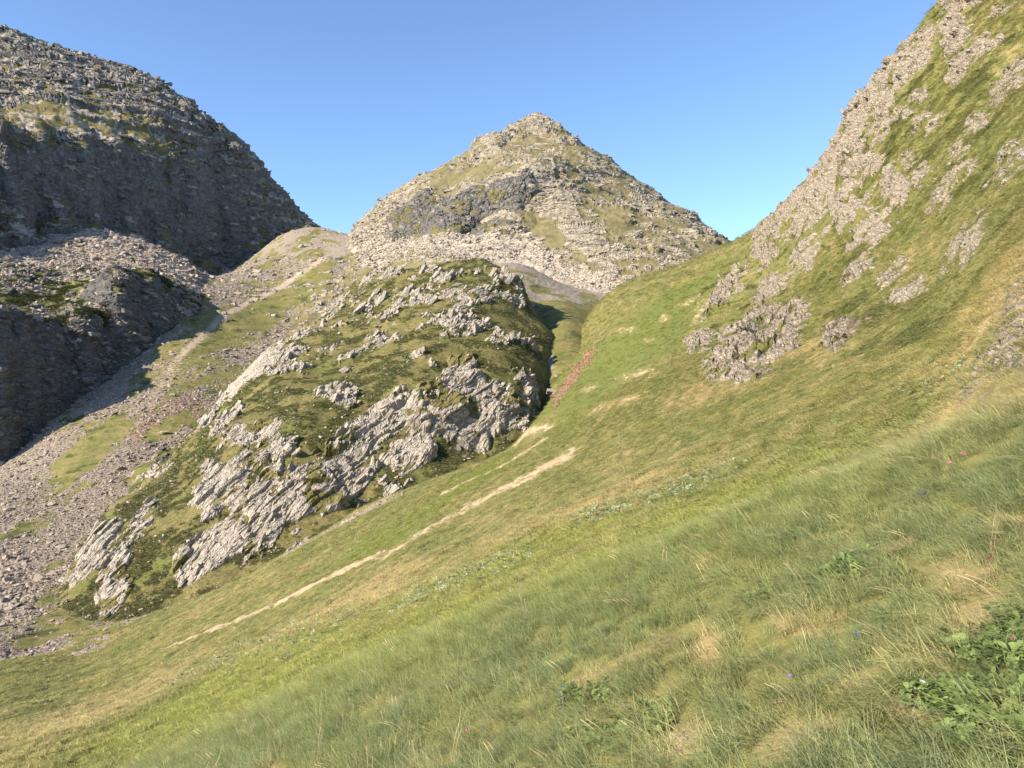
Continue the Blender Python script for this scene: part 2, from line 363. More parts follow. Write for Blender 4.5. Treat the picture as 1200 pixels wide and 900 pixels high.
    hgt = math_(nt, 'ADD', math_(nt, 'MULTIPLY', mid, 0.6), math_(nt, 'ADD', math_(nt, 'MULTIPLY', fine, 0.25), math_(nt, 'MULTIPLY', st, 0.5)))
    hgt = math_(nt, 'ADD', hgt, math_(nt, 'MULTIPLY', math_(nt, 'MULTIPLY', crack, rk), 0.7))
    bp = nt.nodes.new('ShaderNodeBump'); bp.inputs['Strength'].default_value = bump; bp.inputs['Distance'].default_value = 0.55*size
    L.new(hgt, bp.inputs['Height']); L.new(bp.outputs[0], b.inputs['Normal'])
    return m

WARM_A, WARM_B = (0.44, 0.375, 0.29), (0.32, 0.27, 0.21)
GREY_A, GREY_B = (0.46, 0.405, 0.33), (0.30, 0.265, 0.215)
MAT = {
 'hillside': terrain_material('alpine_turf', WARM_A, WARM_B, (0.40, 0.33, 0.26), (0.27, 0.22, 0.18), (0.42, 0.32, 0.20), 0.8, (1, 1, 1), 0.5),
 'valley': terrain_material('gully_ground', GREY_A, GREY_B, (0.34, 0.285, 0.225), (0.20, 0.17, 0.138), (0.40, 0.32, 0.24), 2.0, (1, 1, 1), 0.7),
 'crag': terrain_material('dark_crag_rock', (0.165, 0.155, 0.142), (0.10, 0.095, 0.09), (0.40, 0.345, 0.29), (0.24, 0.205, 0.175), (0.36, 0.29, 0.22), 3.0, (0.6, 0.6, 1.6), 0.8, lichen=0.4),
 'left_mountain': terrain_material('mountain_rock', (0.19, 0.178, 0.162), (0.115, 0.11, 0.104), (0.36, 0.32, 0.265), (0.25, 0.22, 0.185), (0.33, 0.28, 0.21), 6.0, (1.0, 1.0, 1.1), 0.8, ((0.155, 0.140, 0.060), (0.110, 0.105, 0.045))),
 'peak': terrain_material('peak_rock', (0.42, 0.365, 0.28), (0.285, 0.25, 0.195), (0.46, 0.40, 0.325), (0.31, 0.27, 0.22), (0.40, 0.34, 0.25), 5.0, (0.5, 0.5, 2.5), 0.8, ((0.205, 0.180, 0.100), (0.155, 0.142, 0.075))),
 'knoll': terrain_material('knoll_rock', GREY_A, GREY_B, (0.42, 0.38, 0.32), (0.28, 0.25, 0.21), (0.36, 0.29, 0.19), 1.6, (0.6, 0.9, 2.0), 0.8, ((0.165, 0.148, 0.060), (0.118, 0.114, 0.044)), 0.15, 1.13),
 'outcrop': terrain_material('warm_outcrop_rock', WARM_A, WARM_B, (0.40, 0.33, 0.26), (0.27, 0.22, 0.18), (0.40, 0.31, 0.21), 1.1, (0.7, 1.0, 2.8), 1.0, lichen=0.10, tilt=-0.585),
}

# ------------------------------------------------------------------ mesh helpers
def new_mesh(name, verts, faces, mats, m1=None, m2=None, smooth=True):
    verts = np.ascontiguousarray(verts, np.float32); faces = np.ascontiguousarray(faces, np.int32)
    me = bpy.data.meshes.new(name); k = faces.shape[1]
    me.vertices.add(len(verts)); me.vertices.foreach_set('co', verts.ravel())
    me.loops.add(faces.size); me.loops.foreach_set('vertex_index', faces.ravel())
    me.polygons.add(len(faces)); me.polygons.foreach_set('loop_start', np.arange(0, faces.size, k, dtype=np.int32))
    try: me.polygons.foreach_set('loop_total', np.full(len(faces), k, np.int32))
    except Exception: pass
    me.polygons.foreach_set('use_smooth', np.ascontiguousarray(np.broadcast_to(smooth, (len(faces),)), bool))
    me.update(calc_edges=True); me.validate()
    for nm, a in (('m1', m1), ('m2', m2)):
        if a is not None:
            at = me.attributes.new(nm, 'FLOAT_COLOR', 'POINT'); at.data.foreach_set('color', np.ascontiguousarray(a, np.float32).ravel())
    for m in (mats if isinstance(mats, (list, tuple)) else [mats]): me.materials.append(m)
    return me
def link(name, me, parent=None, **props):
    o = bpy.data.objects.new(name, me); COL.objects.link(o)
    if parent is not None: o.parent = parent
    for k, v in props.items(): o[k] = v
    return o
def grid_faces(C, N):
    i = np.arange(C*N).reshape(C, N)
    return np.stack([i[:-1, :-1], i[1:, :-1], i[1:, 1:], i[:-1, 1:]], -1).reshape(-1, 4)
def normals(G):
    du = np.gradient(G, axis=0); dv = np.gradient(G, axis=1)
    n = np.cross(du, dv); n /= np.linalg.norm(n, axis=-1, keepdims=True)+1e-12
    return n
def frame(d, e):
    d = np.array(d, float); d /= np.linalg.norm(d); e = np.array(e, float); e -= d*(e@d); e /= np.linalg.norm(e)
    return np.stack([e, np.cross(d, e), d])
def hash1(fl, seed): return (_h(fl.astype(np.int64), fl.astype(np.int64)*0+3, fl.astype(np.int64)*0, seed) & np.uint32(255))/255.0
def blocks(q, seed):
    """random offset and tilt of the joint-bounded block each point falls in; blocks are staggered like courses"""
    I = lambda v: np.floor(v).astype(np.int64)
    k = I(q[:, 2]); z0 = k*0
    y = q[:, 1]+((_h(k, z0, z0+5, seed) & np.uint32(255))/255.0)*3; j = I(y)
    x = q[:, 0]+((_h(k, j, z0+6, seed) & np.uint32(255))/255.0)*3; i = I(x)
    h = _h(i, j, k, seed); u = lambda s: ((h >> np.uint32(s)) & np.uint32(255))/255.0-0.5
    return u(0)+0.75*(u(8)*(x-i-0.5)+u(16)*(y-j-0.5))+0.55*(u(24)+0.3)*(q[:, 2]-k-0.5)
def rockdisp(p, scale, d, e, seed, stretch=(0.32, 0.8, 1.9)):
    """jointed rock: slabs and blades lying along e, split across the bedding normal d"""
    Fm = frame(d, e); q = (p@Fm.T)/scale*np.array(stretch)
    wv = lambda L, s: np.stack([fbm(p/L, 3, seed+s), fbm(p/L+9, 3, seed+s+1), fbm(p/L-9, 3, seed+s+2)], 1)
    w1 = wv(scale*3.0, 31); q = q+0.8*w1
    qq = q.copy(); qq[:, 0] += 0.35*q[:, 1]
    a = blocks(qq*0.6, seed); b = blocks(q*1.45+0.25*w1, seed+3); c = blocks(qq*3.6, seed+6)
    f1, f2, f = worley(q*np.array([0.7, 0.7, 0.5]), seed+8)
    d4 = blocks(q*8.5, seed+7)
    return 0.90*a+0.42*b+0.17*c+0.07*d4+0.1*f+0.7*fbm(q*0.33, 3, seed+2, 0.5, True)+0.16*fbm(q*1.6, 4, seed+4, 0.6)

import bmesh
def hull_proto(seed):
    """an angular joint block: a sheared box with knocked-off corners, as vertices and triangles"""
    r = np.random.default_rng(seed); bm = bmesh.new()
    for sx in (-1, 1):
        for sy in (-1, 1):
            for sz in (-1, 1):
                v = np.array([sx, sy, sz])*r.uniform(0.55, 1.0, 3)
                if r.random() < 0.35:
                    for ax in range(3):
                        u = v.copy(); u[ax] *= r.uniform(0.2, 0.7); bm.verts.new(u)
                else: bm.verts.new(v)
    bmesh.ops.convex_hull(bm, input=bm.verts)
    bmesh.ops.delete(bm, geom=[v for v in bm.verts if not v.link_faces], context='VERTS')
    bmesh.ops.triangulate(bm, faces=bm.faces); bm.verts.index_update()
    V = np.array([v.co[:] for v in bm.verts]); T = np.array([[v.index for v in f.verts] for f in bm.faces]); bm.free(); return V, T
PROTO = [hull_proto(900+k) for k in range(20)]
def block_pile(pts, size, d, e, shape, jit, r):
    """many angular blocks bedded along one joint frame; returns vertices, triangles and the block number of each vertex"""
    n = len(pts); Fm = frame(d, e); which = r.integers(0, len(PROTO), n); VV, TT, BB = [], [], []; off = 0
    ang = r.normal(0, jit, (n, 3)); sc = size[:, None]*np.array(shape)*r.uniform(0.7, 1.3, (n, 3))
    for k, (V, T) in enumerate(PROTO):
        m = np.nonzero(which == k)[0]
        if not len(m): continue
        L = V[None]*sc[m][:, None]
        A = ang[m]; cx, sx = np.cos(A), np.sin(A)
        x, y, z = L[..., 0], L[..., 1], L[..., 2]
        y, z = y*cx[:, :1]-z*sx[:, :1], y*sx[:, :1]+z*cx[:, :1]
        x, z = x*cx[:, 1:2]+z*sx[:, 1:2], -x*sx[:, 1:2]+z*cx[:, 1:2]
        x, y = x*cx[:, 2:]-y*sx[:, 2:], x*sx[:, 2:]+y*cx[:, 2:]
        W = np.stack([x, y, z], -1)@Fm + pts[m][:, None]
        VV.append(W.reshape(-1, 3)); TT.append((T[None]+(np.arange(len(m))*len(V))[:, None, None]).reshape(-1, 3)+off); BB.append(np.repeat(m, len(V))); off += len(m)*len(V)
    return np.concatenate(VV), np.concatenate(TT), np.concatenate(BB)
def block_attrs(B, n, r, red=0.0, pale=0.0):
    t = r.random(n); m1 = np.zeros((len(B), 4)); m1[:, 0] = 1; m1[:, 3] = 0.3; m2 = np.zeros((len(B), 4)); m2[:, 0] = 0.3
    m2[:, 2] = np.clip(red+0.22*(r.random(n) > 0.85)*r.random(n), 0, 1)[B]; m2[:, 3] = np.clip(pale+0.55*t*t, 0, 1)[B]; return m1, m2

# ------------------------------------------------------------------ what grows or lies where
def poly_mask(land, polys, X, Y, soft=0.12, warp=0.12):
    r = np.zeros(len(X))
    for i, P in enumerate(polys): r = np.maximum(r, inside(plan(land, P), X, Y, soft, warp, i))
    return r
class Masks:
    def __init__(s, n):
        for k in ('rock', 'scree', 'dirt', 'dry', 'shrub', 'lush', 'red', 'pale'): setattr(s, k, np.zeros(n))
    def arrays(s):
        c = lambda *a: np.clip(np.stack(a, 1), 0, 1)
        return c(s.rock, s.scree, s.dirt, s.dry), c(s.shrub, s.lush, s.red, s.pale)

KNOLL_FACES = {
 'big_left': [(350,558),(385,525),(425,482),(452,470),(490,470),(505,500),(500,535),(440,560),(385,597),(345,602),(335,580)],
 'central': [(492,460),(515,447),(530,425),(547,415),(567,445),(585,478),(585,505),(560,528),(530,516),(505,500)],
 'right': [(575,447),(600,455),(627,475),(622,492),(600,506),(583,495)],
 'tower': [(290,604),(300,570),(318,533),(338,560),(345,598),(315,640),(290,655)],
 'low': [(207,648),(235,622),(260,607),(288,622),(286,645),(255,668),(213,688)],
 'tongue': [(113,706),(125,668),(140,645),(152,643),(150,690),(120,724)],
 'west': [(78,670),(88,640),(105,618),(133,610),(142,630),(125,655),(100,676)],
 'mid': [(147,630),(160,600),(175,583),(185,600),(170,630),(155,640)],
 'upper_mid': [(233,566),(258,548),(287,548),(285,592),(255,600),(235,592)],
 'upper': [(267,508),(300,500),(330,498),(322,520),(300,545),(270,548)],
 'red_wall': [(213,440),(230,428),(268,410),(273,440),(268,455),(237,458),(216,452)],
 'slab': [(327,403),(305,418),(285,440),(268,458),(276,464),(300,447),(322,418),(330,408)],
 'crest': [(505,332),(520,326),(545,337),(580,345),(578,352),(540,350),(510,347)],
 'stripe': [(612,360),(630,370),(652,388),(650,396),(630,386),(613,372)],
 'east_small': [(624,430),(640,418),(650,425),(640,448),(628,446)],
}
def masks_knoll(p, n, X, Y):
    M = Masks(len(p)); nz = n[:, 2]
    R = poly_mask('knoll', list(KNOLL_FACES.values()), X, Y, 0.10, 0.10)
    f = fbm(p/np.array([16, 22, 16]), 5, 101, 0.6); f2 = fbm(p/5.0, 3, 102)
    hi = sstep(-20, 60, p[:, 2])
    patch = sstep(0.10, 0.22, f+0.25*f2+0.10*hi-0.02+0.25*(0.75-nz))
    M.rock = patch*0.95*(1-R); s_face = R
    M.shrub = sstep(-0.1, 0.2, fbm(p/9.0+50, 5, 110, 0.6)+0.08)*0.9
    M.dry = sstep(0.05, 0.3, fbm(p/6.0-20, 4, 111))*0.45; M.shrub *= 1-0.5*s_face
    M.lush = sstep(0.1, 0.3, fbm(p/18.0+9, 3, 112))*0.6
    east = sstep(3, 15, X); M.rock *= 1-0.85*east; M.lush = np.clip(M.lush+0.5*east, 0, 1); M.shrub *= 1-0.5*east
    M.pale = poly_mask('knoll', [KNOLL_FACES['slab']], X, Y)*0.9
    M.red = poly_mask('knoll', [KNOLL_FACES['red_wall']], X, Y)*0.7
    return M
def masks_valley(p, n, X, Y):
    M = Masks(len(p))
    f = fbm(p/np.array([22, 60, 22]), 4, 201); f2 = fbm(p/7.0, 3, 202)
    M.scree = np.clip(0.66+1.5*f+0.7*f2, 0, 1)
    grass = poly_mask('valley', [stroke([(70,560),(110,520),(150,490)], 14, 10), stroke([(215,445),(245,405),(285,370),(330,345),(390,325)], 14, 16),
        stroke([(290,372),(330,352),(375,335)], 16, 12), stroke([(200,345),(235,370),(225,395)], 16, 10), stroke([(60,690),(75,720),(110,735)], 12, 16),
        oval(95,545,40,9,30), stroke([(170,515),(215,490),(250,500)], 8, 8), stroke([(15,755),(60,742),(100,735)], 10, 8), [(600,520),(612,470),(640,415),(630,385),(600,360),(660,352),(740,352),(760,372),(700,430),(660,500)]], X, Y, 0.15, 0.2)
    M.scree *= 1-np.clip(grass*1.1, 0, 1)
    M.red = poly_mask('valley', [[(150,515),(185,468),(215,462),(245,470),(235,490),(190,505),(160,525)]], X, Y, 0.15)*0.8+0.10*sstep(0, 0.3, fbm(p/30., 3, 203))
    M.dirt = poly_mask('valley', [stroke([(190,452),(205,425),(235,395),(262,370),(300,350),(345,325),(385,300)], 2.6, 2.6)], X, Y, 0.25, 0.05)
    M.scree = np.maximum(M.scree, 0); M.scree *= 1-0.6*M.dirt
    M.dry = 0.35+0.6*f2; M.lush = sstep(0, 0.3, fbm(p/14., 3, 204))*0.7*grass
    M.shrub = sstep(0.1, 0.3, fbm(p/12.+3, 3, 205))*0.7
    far = sstep(560, 700, Y); M.rock = sstep(0.15, 0.3, fbm(p/15.+7, 4, 206))*far*0.9
    return M
def masks_crag(p, n, X, Y):
    M = Masks(len(p)); nz = n[:, 2]
    M.rock = sstep(0.72, 0.58, nz+0.15*fbm(p/12., 3, 300))
    f = fbm(p/np.array([30, 60, 30]), 5, 301, 0.6); f2 = fbm(p/9., 4, 302)
    green = sstep(-0.12, 0.12, f+0.5*f2+0.05)*sstep(760, 640, Y+120*f)
    M.scree = (1-green)*(1-M.rock); M.shrub = green*sstep(-0.1, 0.15, f2)
    M.dry = 0.3*sstep(0, 0.3, fbm(p/16., 3, 303)); M.red = 0.35*sstep(-0.1, 0.3, fbm(p/60., 3, 304))*(1-M.rock)
    M.rock = np.maximum(M.rock, sstep(0.18, 0.3, fbm(p/14.+4, 4, 305))*0.9)
    return M
def masks_left(p, n, X, Y):
    M = Masks(len(p)); nz = n[:, 2]; z = p[:, 2]
    f = fbm(p/np.array([60, 60, 35]), 5, 401, 0.6); f2 = fbm(p/18., 4, 402)
    M.rock = np.clip(sstep(0.66, 0.52, nz+0.2*f)+sstep(-0.15, 0.2, f2+0.6*f+0.0012*(z-400)), 0, 1)
    ledge = poly_mask('left_mountain', [[(-60,125),(60,120),(150,135),(205,160),(215,205),(190,200),(150,170),(100,165),(0,158),(-60,160)]], X, Y, 0.15, 0.15)
    M.rock *= 1-0.75*ledge*sstep(-0.2, 0.15, f2+0.1)
    M.scree = sstep(-0.1, 0.2, fbm(p/25.+8, 4, 403)); M.dry = 0.4*ledge; M.pale = 0.4*sstep(0.5, 0.68, nz)  # pale follows slope: sunlit look painted into the ledges, steep cliff left dark
    return M
def masks_peak(p, n, X, Y):
    M = Masks(len(p)); nz = n[:, 2]
    f = fbm(p/np.array([60, 60, 40]), 5, 501, 0.6); f2 = fbm(p/16., 4, 502, 0.6)
    band = poly_mask('peak', [[(512,240),(560,226),(625,208),(660,226),(650,250),(610,256),(580,270),(520,274),(462,277),(450,262),(462,250)]], X, Y, 0.12, 0.1)
    slabs = poly_mask('peak', [[(640,255),(665,240),(700,280),(725,305),(715,325),(690,310),(665,290)], [(400,285),(430,255),(470,235),(480,250),(450,280),(420,290)],
        [(556,170),(590,160),(600,170),(575,185),(556,187)]], X, Y, 0.12, 0.15)
    M.rock = np.clip(sstep(-0.02, 0.22, f2*0.9+0.5*f+0.07+0.5*(0.82-nz))*0.9+band+slabs, 0, 1)
    sc = poly_mask('peak', [[(395,300),(440,282),(480,278),(580,280),(633,290),(668,318),(716,345),(700,362),(640,352),(590,345),(545,308),(490,303),(440,305)],
        [(590,345),(640,320),(700,325),(760,350),(700,370)]], X, Y, 0.12, 0.12)
    M.scree = np.clip(sc+0.5*sstep(0.0, 0.3, fbm(p/40.+4, 4, 503)), 0, 1); M.rock *= 1-0.85*sc
    gr = poly_mask('peak', [oval(630,264,30,17,-25), oval(650,290,10,16,-60), stroke([(500,235),(540,215),(590,200)], 8, 8), stroke([(470,262),(510,250)], 6, 6), oval(715,262,25,14,-40)], X, Y, 0.2, 0.2)
    M.rock *= 1-gr*0.55; M.scree *= 1-gr; M.lush = 0.3*gr
    M.dirt = poly_mask('peak', [stroke([(715,345),(700,330),(665,315)], 10, 6)], X, Y)*0.7
    M.red = 0.5*sstep(0.0, 0.3, fbm(p/80.+2, 3, 504))*sstep(300, 420, X*1.0)
    M.dry = 0.35*sstep(0, 0.3, fbm(p/30., 3, 505))
    return M
PATHS = [stroke([(676,524),(655,537),(640,543),(610,562),(575,578),(537,601),(500,622),(470,641),(440,660)], 5.6, 1.6),
 stroke([(650,494),(615,508),(575,532),(550,548)], 2.2, 1.4), stroke([(640,513),(600,540),(560,558),(517,581)], 1.8, 1.2),
 stroke([(450,648),(400,672),(350,697),(317,712)], 2.6, 1.8), stroke([(317,712),(260,735),(189,762)], 1.8, 1.2)]
STRAW = [oval(1130,680,35,18,-10), oval(1150,722,42,10,0), oval(930,732,24,9,-20), oval(830,755,12,24,-20), oval(795,872,28,20,10), oval(935,862,40,20,20), oval(1090,770,30,12,0), oval(1050,640,18,8,10), oval(690,800,30,10,20), oval(1060,830,22,14,0), oval(1180,850,30,14,0)]
GRAVEL = [stroke([(470,575),(420,602),(360,630),(283,656),(220,692),(181,712),(130,730)], 4, 6)]
BARE = [oval(731,387,15,4,8), oval(779,373,9,4,20), oval(806,356,14,4,25), oval(761,397,8,3,10), oval(745,437,22,4,8), oval(690,455,12,3,20), oval(735,470,14,3,22),
 oval(765,440,10,3,20), oval(700,480,16,3,28), oval(825,365,9,22,-40), oval(815,395,10,8,30), oval(1158,305,12,5,25), oval(1186,320,16,18,60), oval(1180,350,14,20,60),
 oval(1130,480,28,14,35), oval(1165,455,30,16,30), oval(1105,500,16,8,35), oval(850,255,8,3,20), oval(1185,72,24,10,-5), oval(985,420,16,14,55), oval(960,430,22,5,35),
 oval(760,560,25,3,18), oval(700,590,22,3,20)]
def masks_hill(p, n, X, Y):
    M = Masks(len(p))
    dip = np.array([1, 3.0, 1])
    f = fbm(p/(np.array([14, 40, 14])), 5, 601, 0.6); f2 = fbm(p/np.array([2.5, 6, 2.5]), 4, 602); f3 = fbm(p/np.array([0.7, 1.2, .7]), 3, 603)
    M.dry = np.clip(0.22+0.8*f+0.4*f2+0.9*streak(p)*sstep(16, 40, Y), 0, 1)
    up = poly_mask('hillside', [[(820,330),(930,225),(1110,-20),(1300,-40),(1300,330),(1180,400),(1000,430),(850,450)]], X, Y, 0.05, 0.05)
    M.dry = np.clip(M.dry-0.05*up, 0, 1)
    M.shrub = sstep(0.0, 0.25, fbm(p/np.array([9, 14, 9])+5, 4, 604)+0.3*f2)*up*0.85
    lush = poly_mask('hillside', [stroke([(60,895),(250,830),(420,770),(600,700),(780,628),(880,585),(1000,520)], 26, 18), stroke([(100,880),(300,770),(520,690),(700,620)], 14, 10),
        [(640,470),(700,400),(790,340),(860,300),(850,350),(800,400),(720,450),(660,500)], stroke([(590,520),(650,470),(690,420)], 8, 6), oval(560,560,60,10,30), oval(470,620,70,12,30)], X, Y, 0.12, 0.1)
    M.lush = np.clip(lush*0.85+0.35*sstep(0.1, 0.3, fbm(p/np.array([8, 18, 8])+15, 3, 605)), 0, 1)
    M.dry *= 1-0.7*lush
    straw = poly_mask('hillside', [stroke([(200,790),(350,735),(470,680),(620,625),(760,560),(860,530)], 10, 8), stroke([(560,640),(700,590),(850,540)], 8, 8),
        stroke([(0,880),(120,830),(260,770)], 20, 10), stroke([(780,480),(900,430),(1050,360)], 14, 14)], X, Y, 0.25, 0.2)
    M.dry = np.clip(M.dry+0.45*straw, 0, 1)
    pth = poly_mask('hillside', PATHS, X, Y, 0.16, 0.1); br = poly_mask('hillside', BARE, X, Y, 0.35, 0.35)
    brk = 0.5+1.3*fbm(p/np.array([1.2, 4.0, 1.2]), 4, 640, 0.65); M.dirt = np.clip(pth*(0.35+0.65*np.clip(brk+0.35, 0, 1)), 0, 1)
    M.dirt = np.maximum(M.dirt, np.clip(br*brk*1.0, 0, 0.8)); M.dry = np.clip(M.dry+0.5*br, 0, 1)
    grv = poly_mask('hillside', GRAVEL, X, Y, 0.2, 0.08); M.scree = grv*0.8
    near = sstep(16, 9, Y)
    bank = poly_mask('hillside', [[(1100,508),(1135,465),(1160,432),(1166,395),(1183,350),(1192,300),(1215,290),(1215,475),(1170,482),(1130,502)]], X, Y, 0.15, 0.15)*np.clip(0.75+1.2*f2, 0, 1)
    M.dirt = np.maximum(M.dirt, 0.8*bank); M.dry = np.clip(M.dry+bank, 0, 1)
    strawn = sstep(0.22, 0.38, fbm(p/np.array([0.9, 0.9, .9])+3, 3, 606)+0.25*f)*near; M.dirt = np.maximum(M.dirt, strawn*0.35); sn = poly_mask('hillside', STRAW, X, Y, 0.4, 0.35); M.dirt = np.maximum(M.dirt, 0.45*sn); M.dry = np.clip(M.dry+0.6*strawn-0.25*near+1.1*sn, 0, 1)
    M.red = (0.35+0.5*sstep(-0.2, 0.25, f3))*poly_mask('hillside', [[(643,474),(655,455),(672,427),(695,405),(702,409),(684,434),(664,462),(650,480)]], X, Y, 0.15, 0.15); M.dirt = np.maximum(M.dirt, M.red)
    return M
MASKS = {'hillside': masks_hill, 'valley': masks_valley, 'crag': masks_crag, 'left_mountain': masks_left, 'peak': masks_peak, 'knoll': masks_knoll}
ROCKS = {  # block scale, bedding normal, long axis, strength, seed, stretch
 'knoll': (5.5, (0.85, -0.25, -0.40), (0.4, 0.35, 0.85), 0.30, 11, (0.25, 0.8, 1.9)),
 'crag': (10.0, (0.1, 0.1, 1), (0.2, 1, 0), 0.36, 21, (0.6, 0.8, 1.3)),
 'left_mountain': (18.0, (0.06, 0.05, 1), (1, 0.5, 0), 0.40, 31, (0.6, 0.9, 1.2)),
 'peak': (11.0, (0.05, 0.0, 1), (1, 0, 0), 0.34, 41, (0.40, 0.8, 1.7)),
 'valley': (5.0, (0, 0.2, 1), (1, 0, 0), 0.3, 51, (0.6, 0.8, 1.3))}
def streak(p):
    """long narrow terracettes running across the meadow"""
    al = p[:, 0]*0.36+p[:, 1]*0.93; ac = p[:, 0]*0.93-p[:, 1]*0.36
    return fbm(np.stack([ac/1.5, al/16.0, al*0], 1), 4, 880, 0.6)
def undulate(name, p, n):
    """medium-size humps, hollows and rills of the ground"""
    Y = p[:, 1]
    if name == 'hillside':
        st = streak(p)
        a = sstep(60, 160, Y)*1.6*fbm(p/45., 3, 700)+sstep(16, 50, Y)*0.45*fbm(p/np.array([7, 12, 7]), 3, 701)
        a = a+sstep(6, 25, Y)*(0.16+0.16*sstep(30, 60, Y))*fbm(p/np.array([1.4, 2.6, 1.4]), 3, 702)+0.05*fbm(p/0.5, 2, 703)*sstep(60, 20, Y)+0.08*fbm(p/1.3, 2, 704)+sstep(20, 45, Y)*0.35*st
        a = a+sstep(15, 60, p[:, 2])*sstep(90, 160, Y)*(2.6*fbm(p/np.array([15., 15., 34.]), 4, 705, ridged=True)-0.6)
        return a
    if name == 'valley': return 2.0*fbm(p/30., 4, 710)+0.5*fbm(p/4., 3, 711)*sstep(700, 300, Y)
    if name == 'knoll': return 3.2*fbm(p/np.array([24, 30, 24]), 4, 720)+0.9*fbm(p/9., 3, 721)
    if name == 'crag':
        return 5.0*fbm(p/np.array([40, 50, 60]), 3, 730)+1.2*fbm(p/14., 3, 731)+3.0*fbm(p/np.array([25, 25, 90]), 3, 732, ridged=True)
    if name == 'left_mountain':
        up = sstep(0.35, 0.6, n[:, 2]); z = p[:, 2]; s = z/27+0.55*fbm(p/130., 3, 745); fr = s-np.floor(s); amp = 0.4+0.8*hash1(np.floor(s), 746)
        crackv = fbm(p/np.array([70., 70., 260.]), 3, 747, ridged=True)
        return up*7.0*amp*(sstep(0.0, 0.22, fr)-fr)-(1-up)*9*sstep(0.45, 0.8, crackv)+7*fbm(p/np.array([100, 100, 160]), 3, 740)+(4.5+1.5*up)*fbm(p/np.array([40, 40, 130]), 4, 741, ridged=True)+(0.6+1.5*up)*fbm(p/14., 3, 742)
    if name == 'peak':
        s = p[:, 2]/19+0.5*fbm(p/110., 3, 755); fr = s-np.floor(s)
        return sstep(560, 760, Y)*3.2*(0.2+hash1(np.floor(s), 756))*(sstep(0.0, 0.22, fr)-fr)+sstep(520, 760, Y)*8*fbm(p/np.array([80, 80, 120]), 4, 750, ridged=True)+3*fbm(p/26., 3, 751)+0.8*fbm(p/8., 2, 752)
KIND_NAME = {'hillside': 'grassy_hillside', 'valley': 'scree_valley', 'crag': 'crag_hill', 'left_mountain': 'mountain', 'peak': 'mountain_peak', 'knoll': 'rocky_knoll'}
SURF = {}
for nm, Ld in LANDS.items():
    cs, rs = SPEC[nm]
    G = Ld.grid(cs, rs); C, N = G.shape[:2]; p0 = G.reshape(-1, 3); X, Y = p0[:, 0].copy(), p0[:, 1].copy()
    n = normals(G).reshape(-1, 3)
    und = undulate(nm, p0, n)
    mixn = n if nm not in ('hillside', 'valley') else np.array([0, 0, 1.0])
    p = p0+mixn*und[:, None]
    n2 = normals(p.reshape(C, N, 3)).reshape(-1, 3)
    M = MASKS[nm](p, n2, X, Y)
    if nm in ROCKS:
        sc, d, e, st, seed, stre = ROCKS[nm]; k = np.nonzero(M.rock > 0.02)[0]
        h = rockdisp(p[k], sc, d, e, seed, stre)*st*sc*np.where(n2[k, 2] < 0.5, {'crag': 0.7, 'left_mountain': 0.16}.get(nm, 0.3), 0.8)+0.04*sc
        p[k] += n2[k]*(h*sstep(0.0, 0.7, M.rock[k]))[:, None]
    if nm in ('valley', 'peak', 'crag', 'left_mountain'):
        k = np.nonzero(M.scree > 0.1)[0]; q = {'valley': 1.3, 'peak': 4.0, 'crag': 3.0, 'left_mountain': 5.0}[nm]
        _, _, a = worley(p[k]/q, 77); p[k] += n2[k]*(a*q*0.35*M.scree[k])[:, None]
    # drop what lies well under another landform
    top = np.full(len(p), -1e4)
    for o2, L2 in LANDS.items():
        if o2 != nm: top = np.maximum(top, L2.H(X, Y))
    buried = (p0[:, 2] < top-(2.0+0.02*Y)).reshape(C, N)
    f = grid_faces(C, N); bf = buried.ravel()[f].all(1); f = f[~bf]
    used = np.unique(f); re = np.full(C*N, -1, np.int64); re[used] = np.arange(len(used))
    a1, a2 = M.arrays()
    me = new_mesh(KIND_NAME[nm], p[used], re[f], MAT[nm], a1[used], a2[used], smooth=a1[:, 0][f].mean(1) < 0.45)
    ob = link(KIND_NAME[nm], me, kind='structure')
    SURF[nm] = dict(p=p, n=normals(p.reshape(C, N, 3)).reshape(-1, 3), M=M, C=C, N=N, X=X, Y=Y, ob=ob, buried=buried.ravel(), top=top, p0=p0)
    print(nm, C, N, len(f), 'quads', round(time.time()-T0, 1))

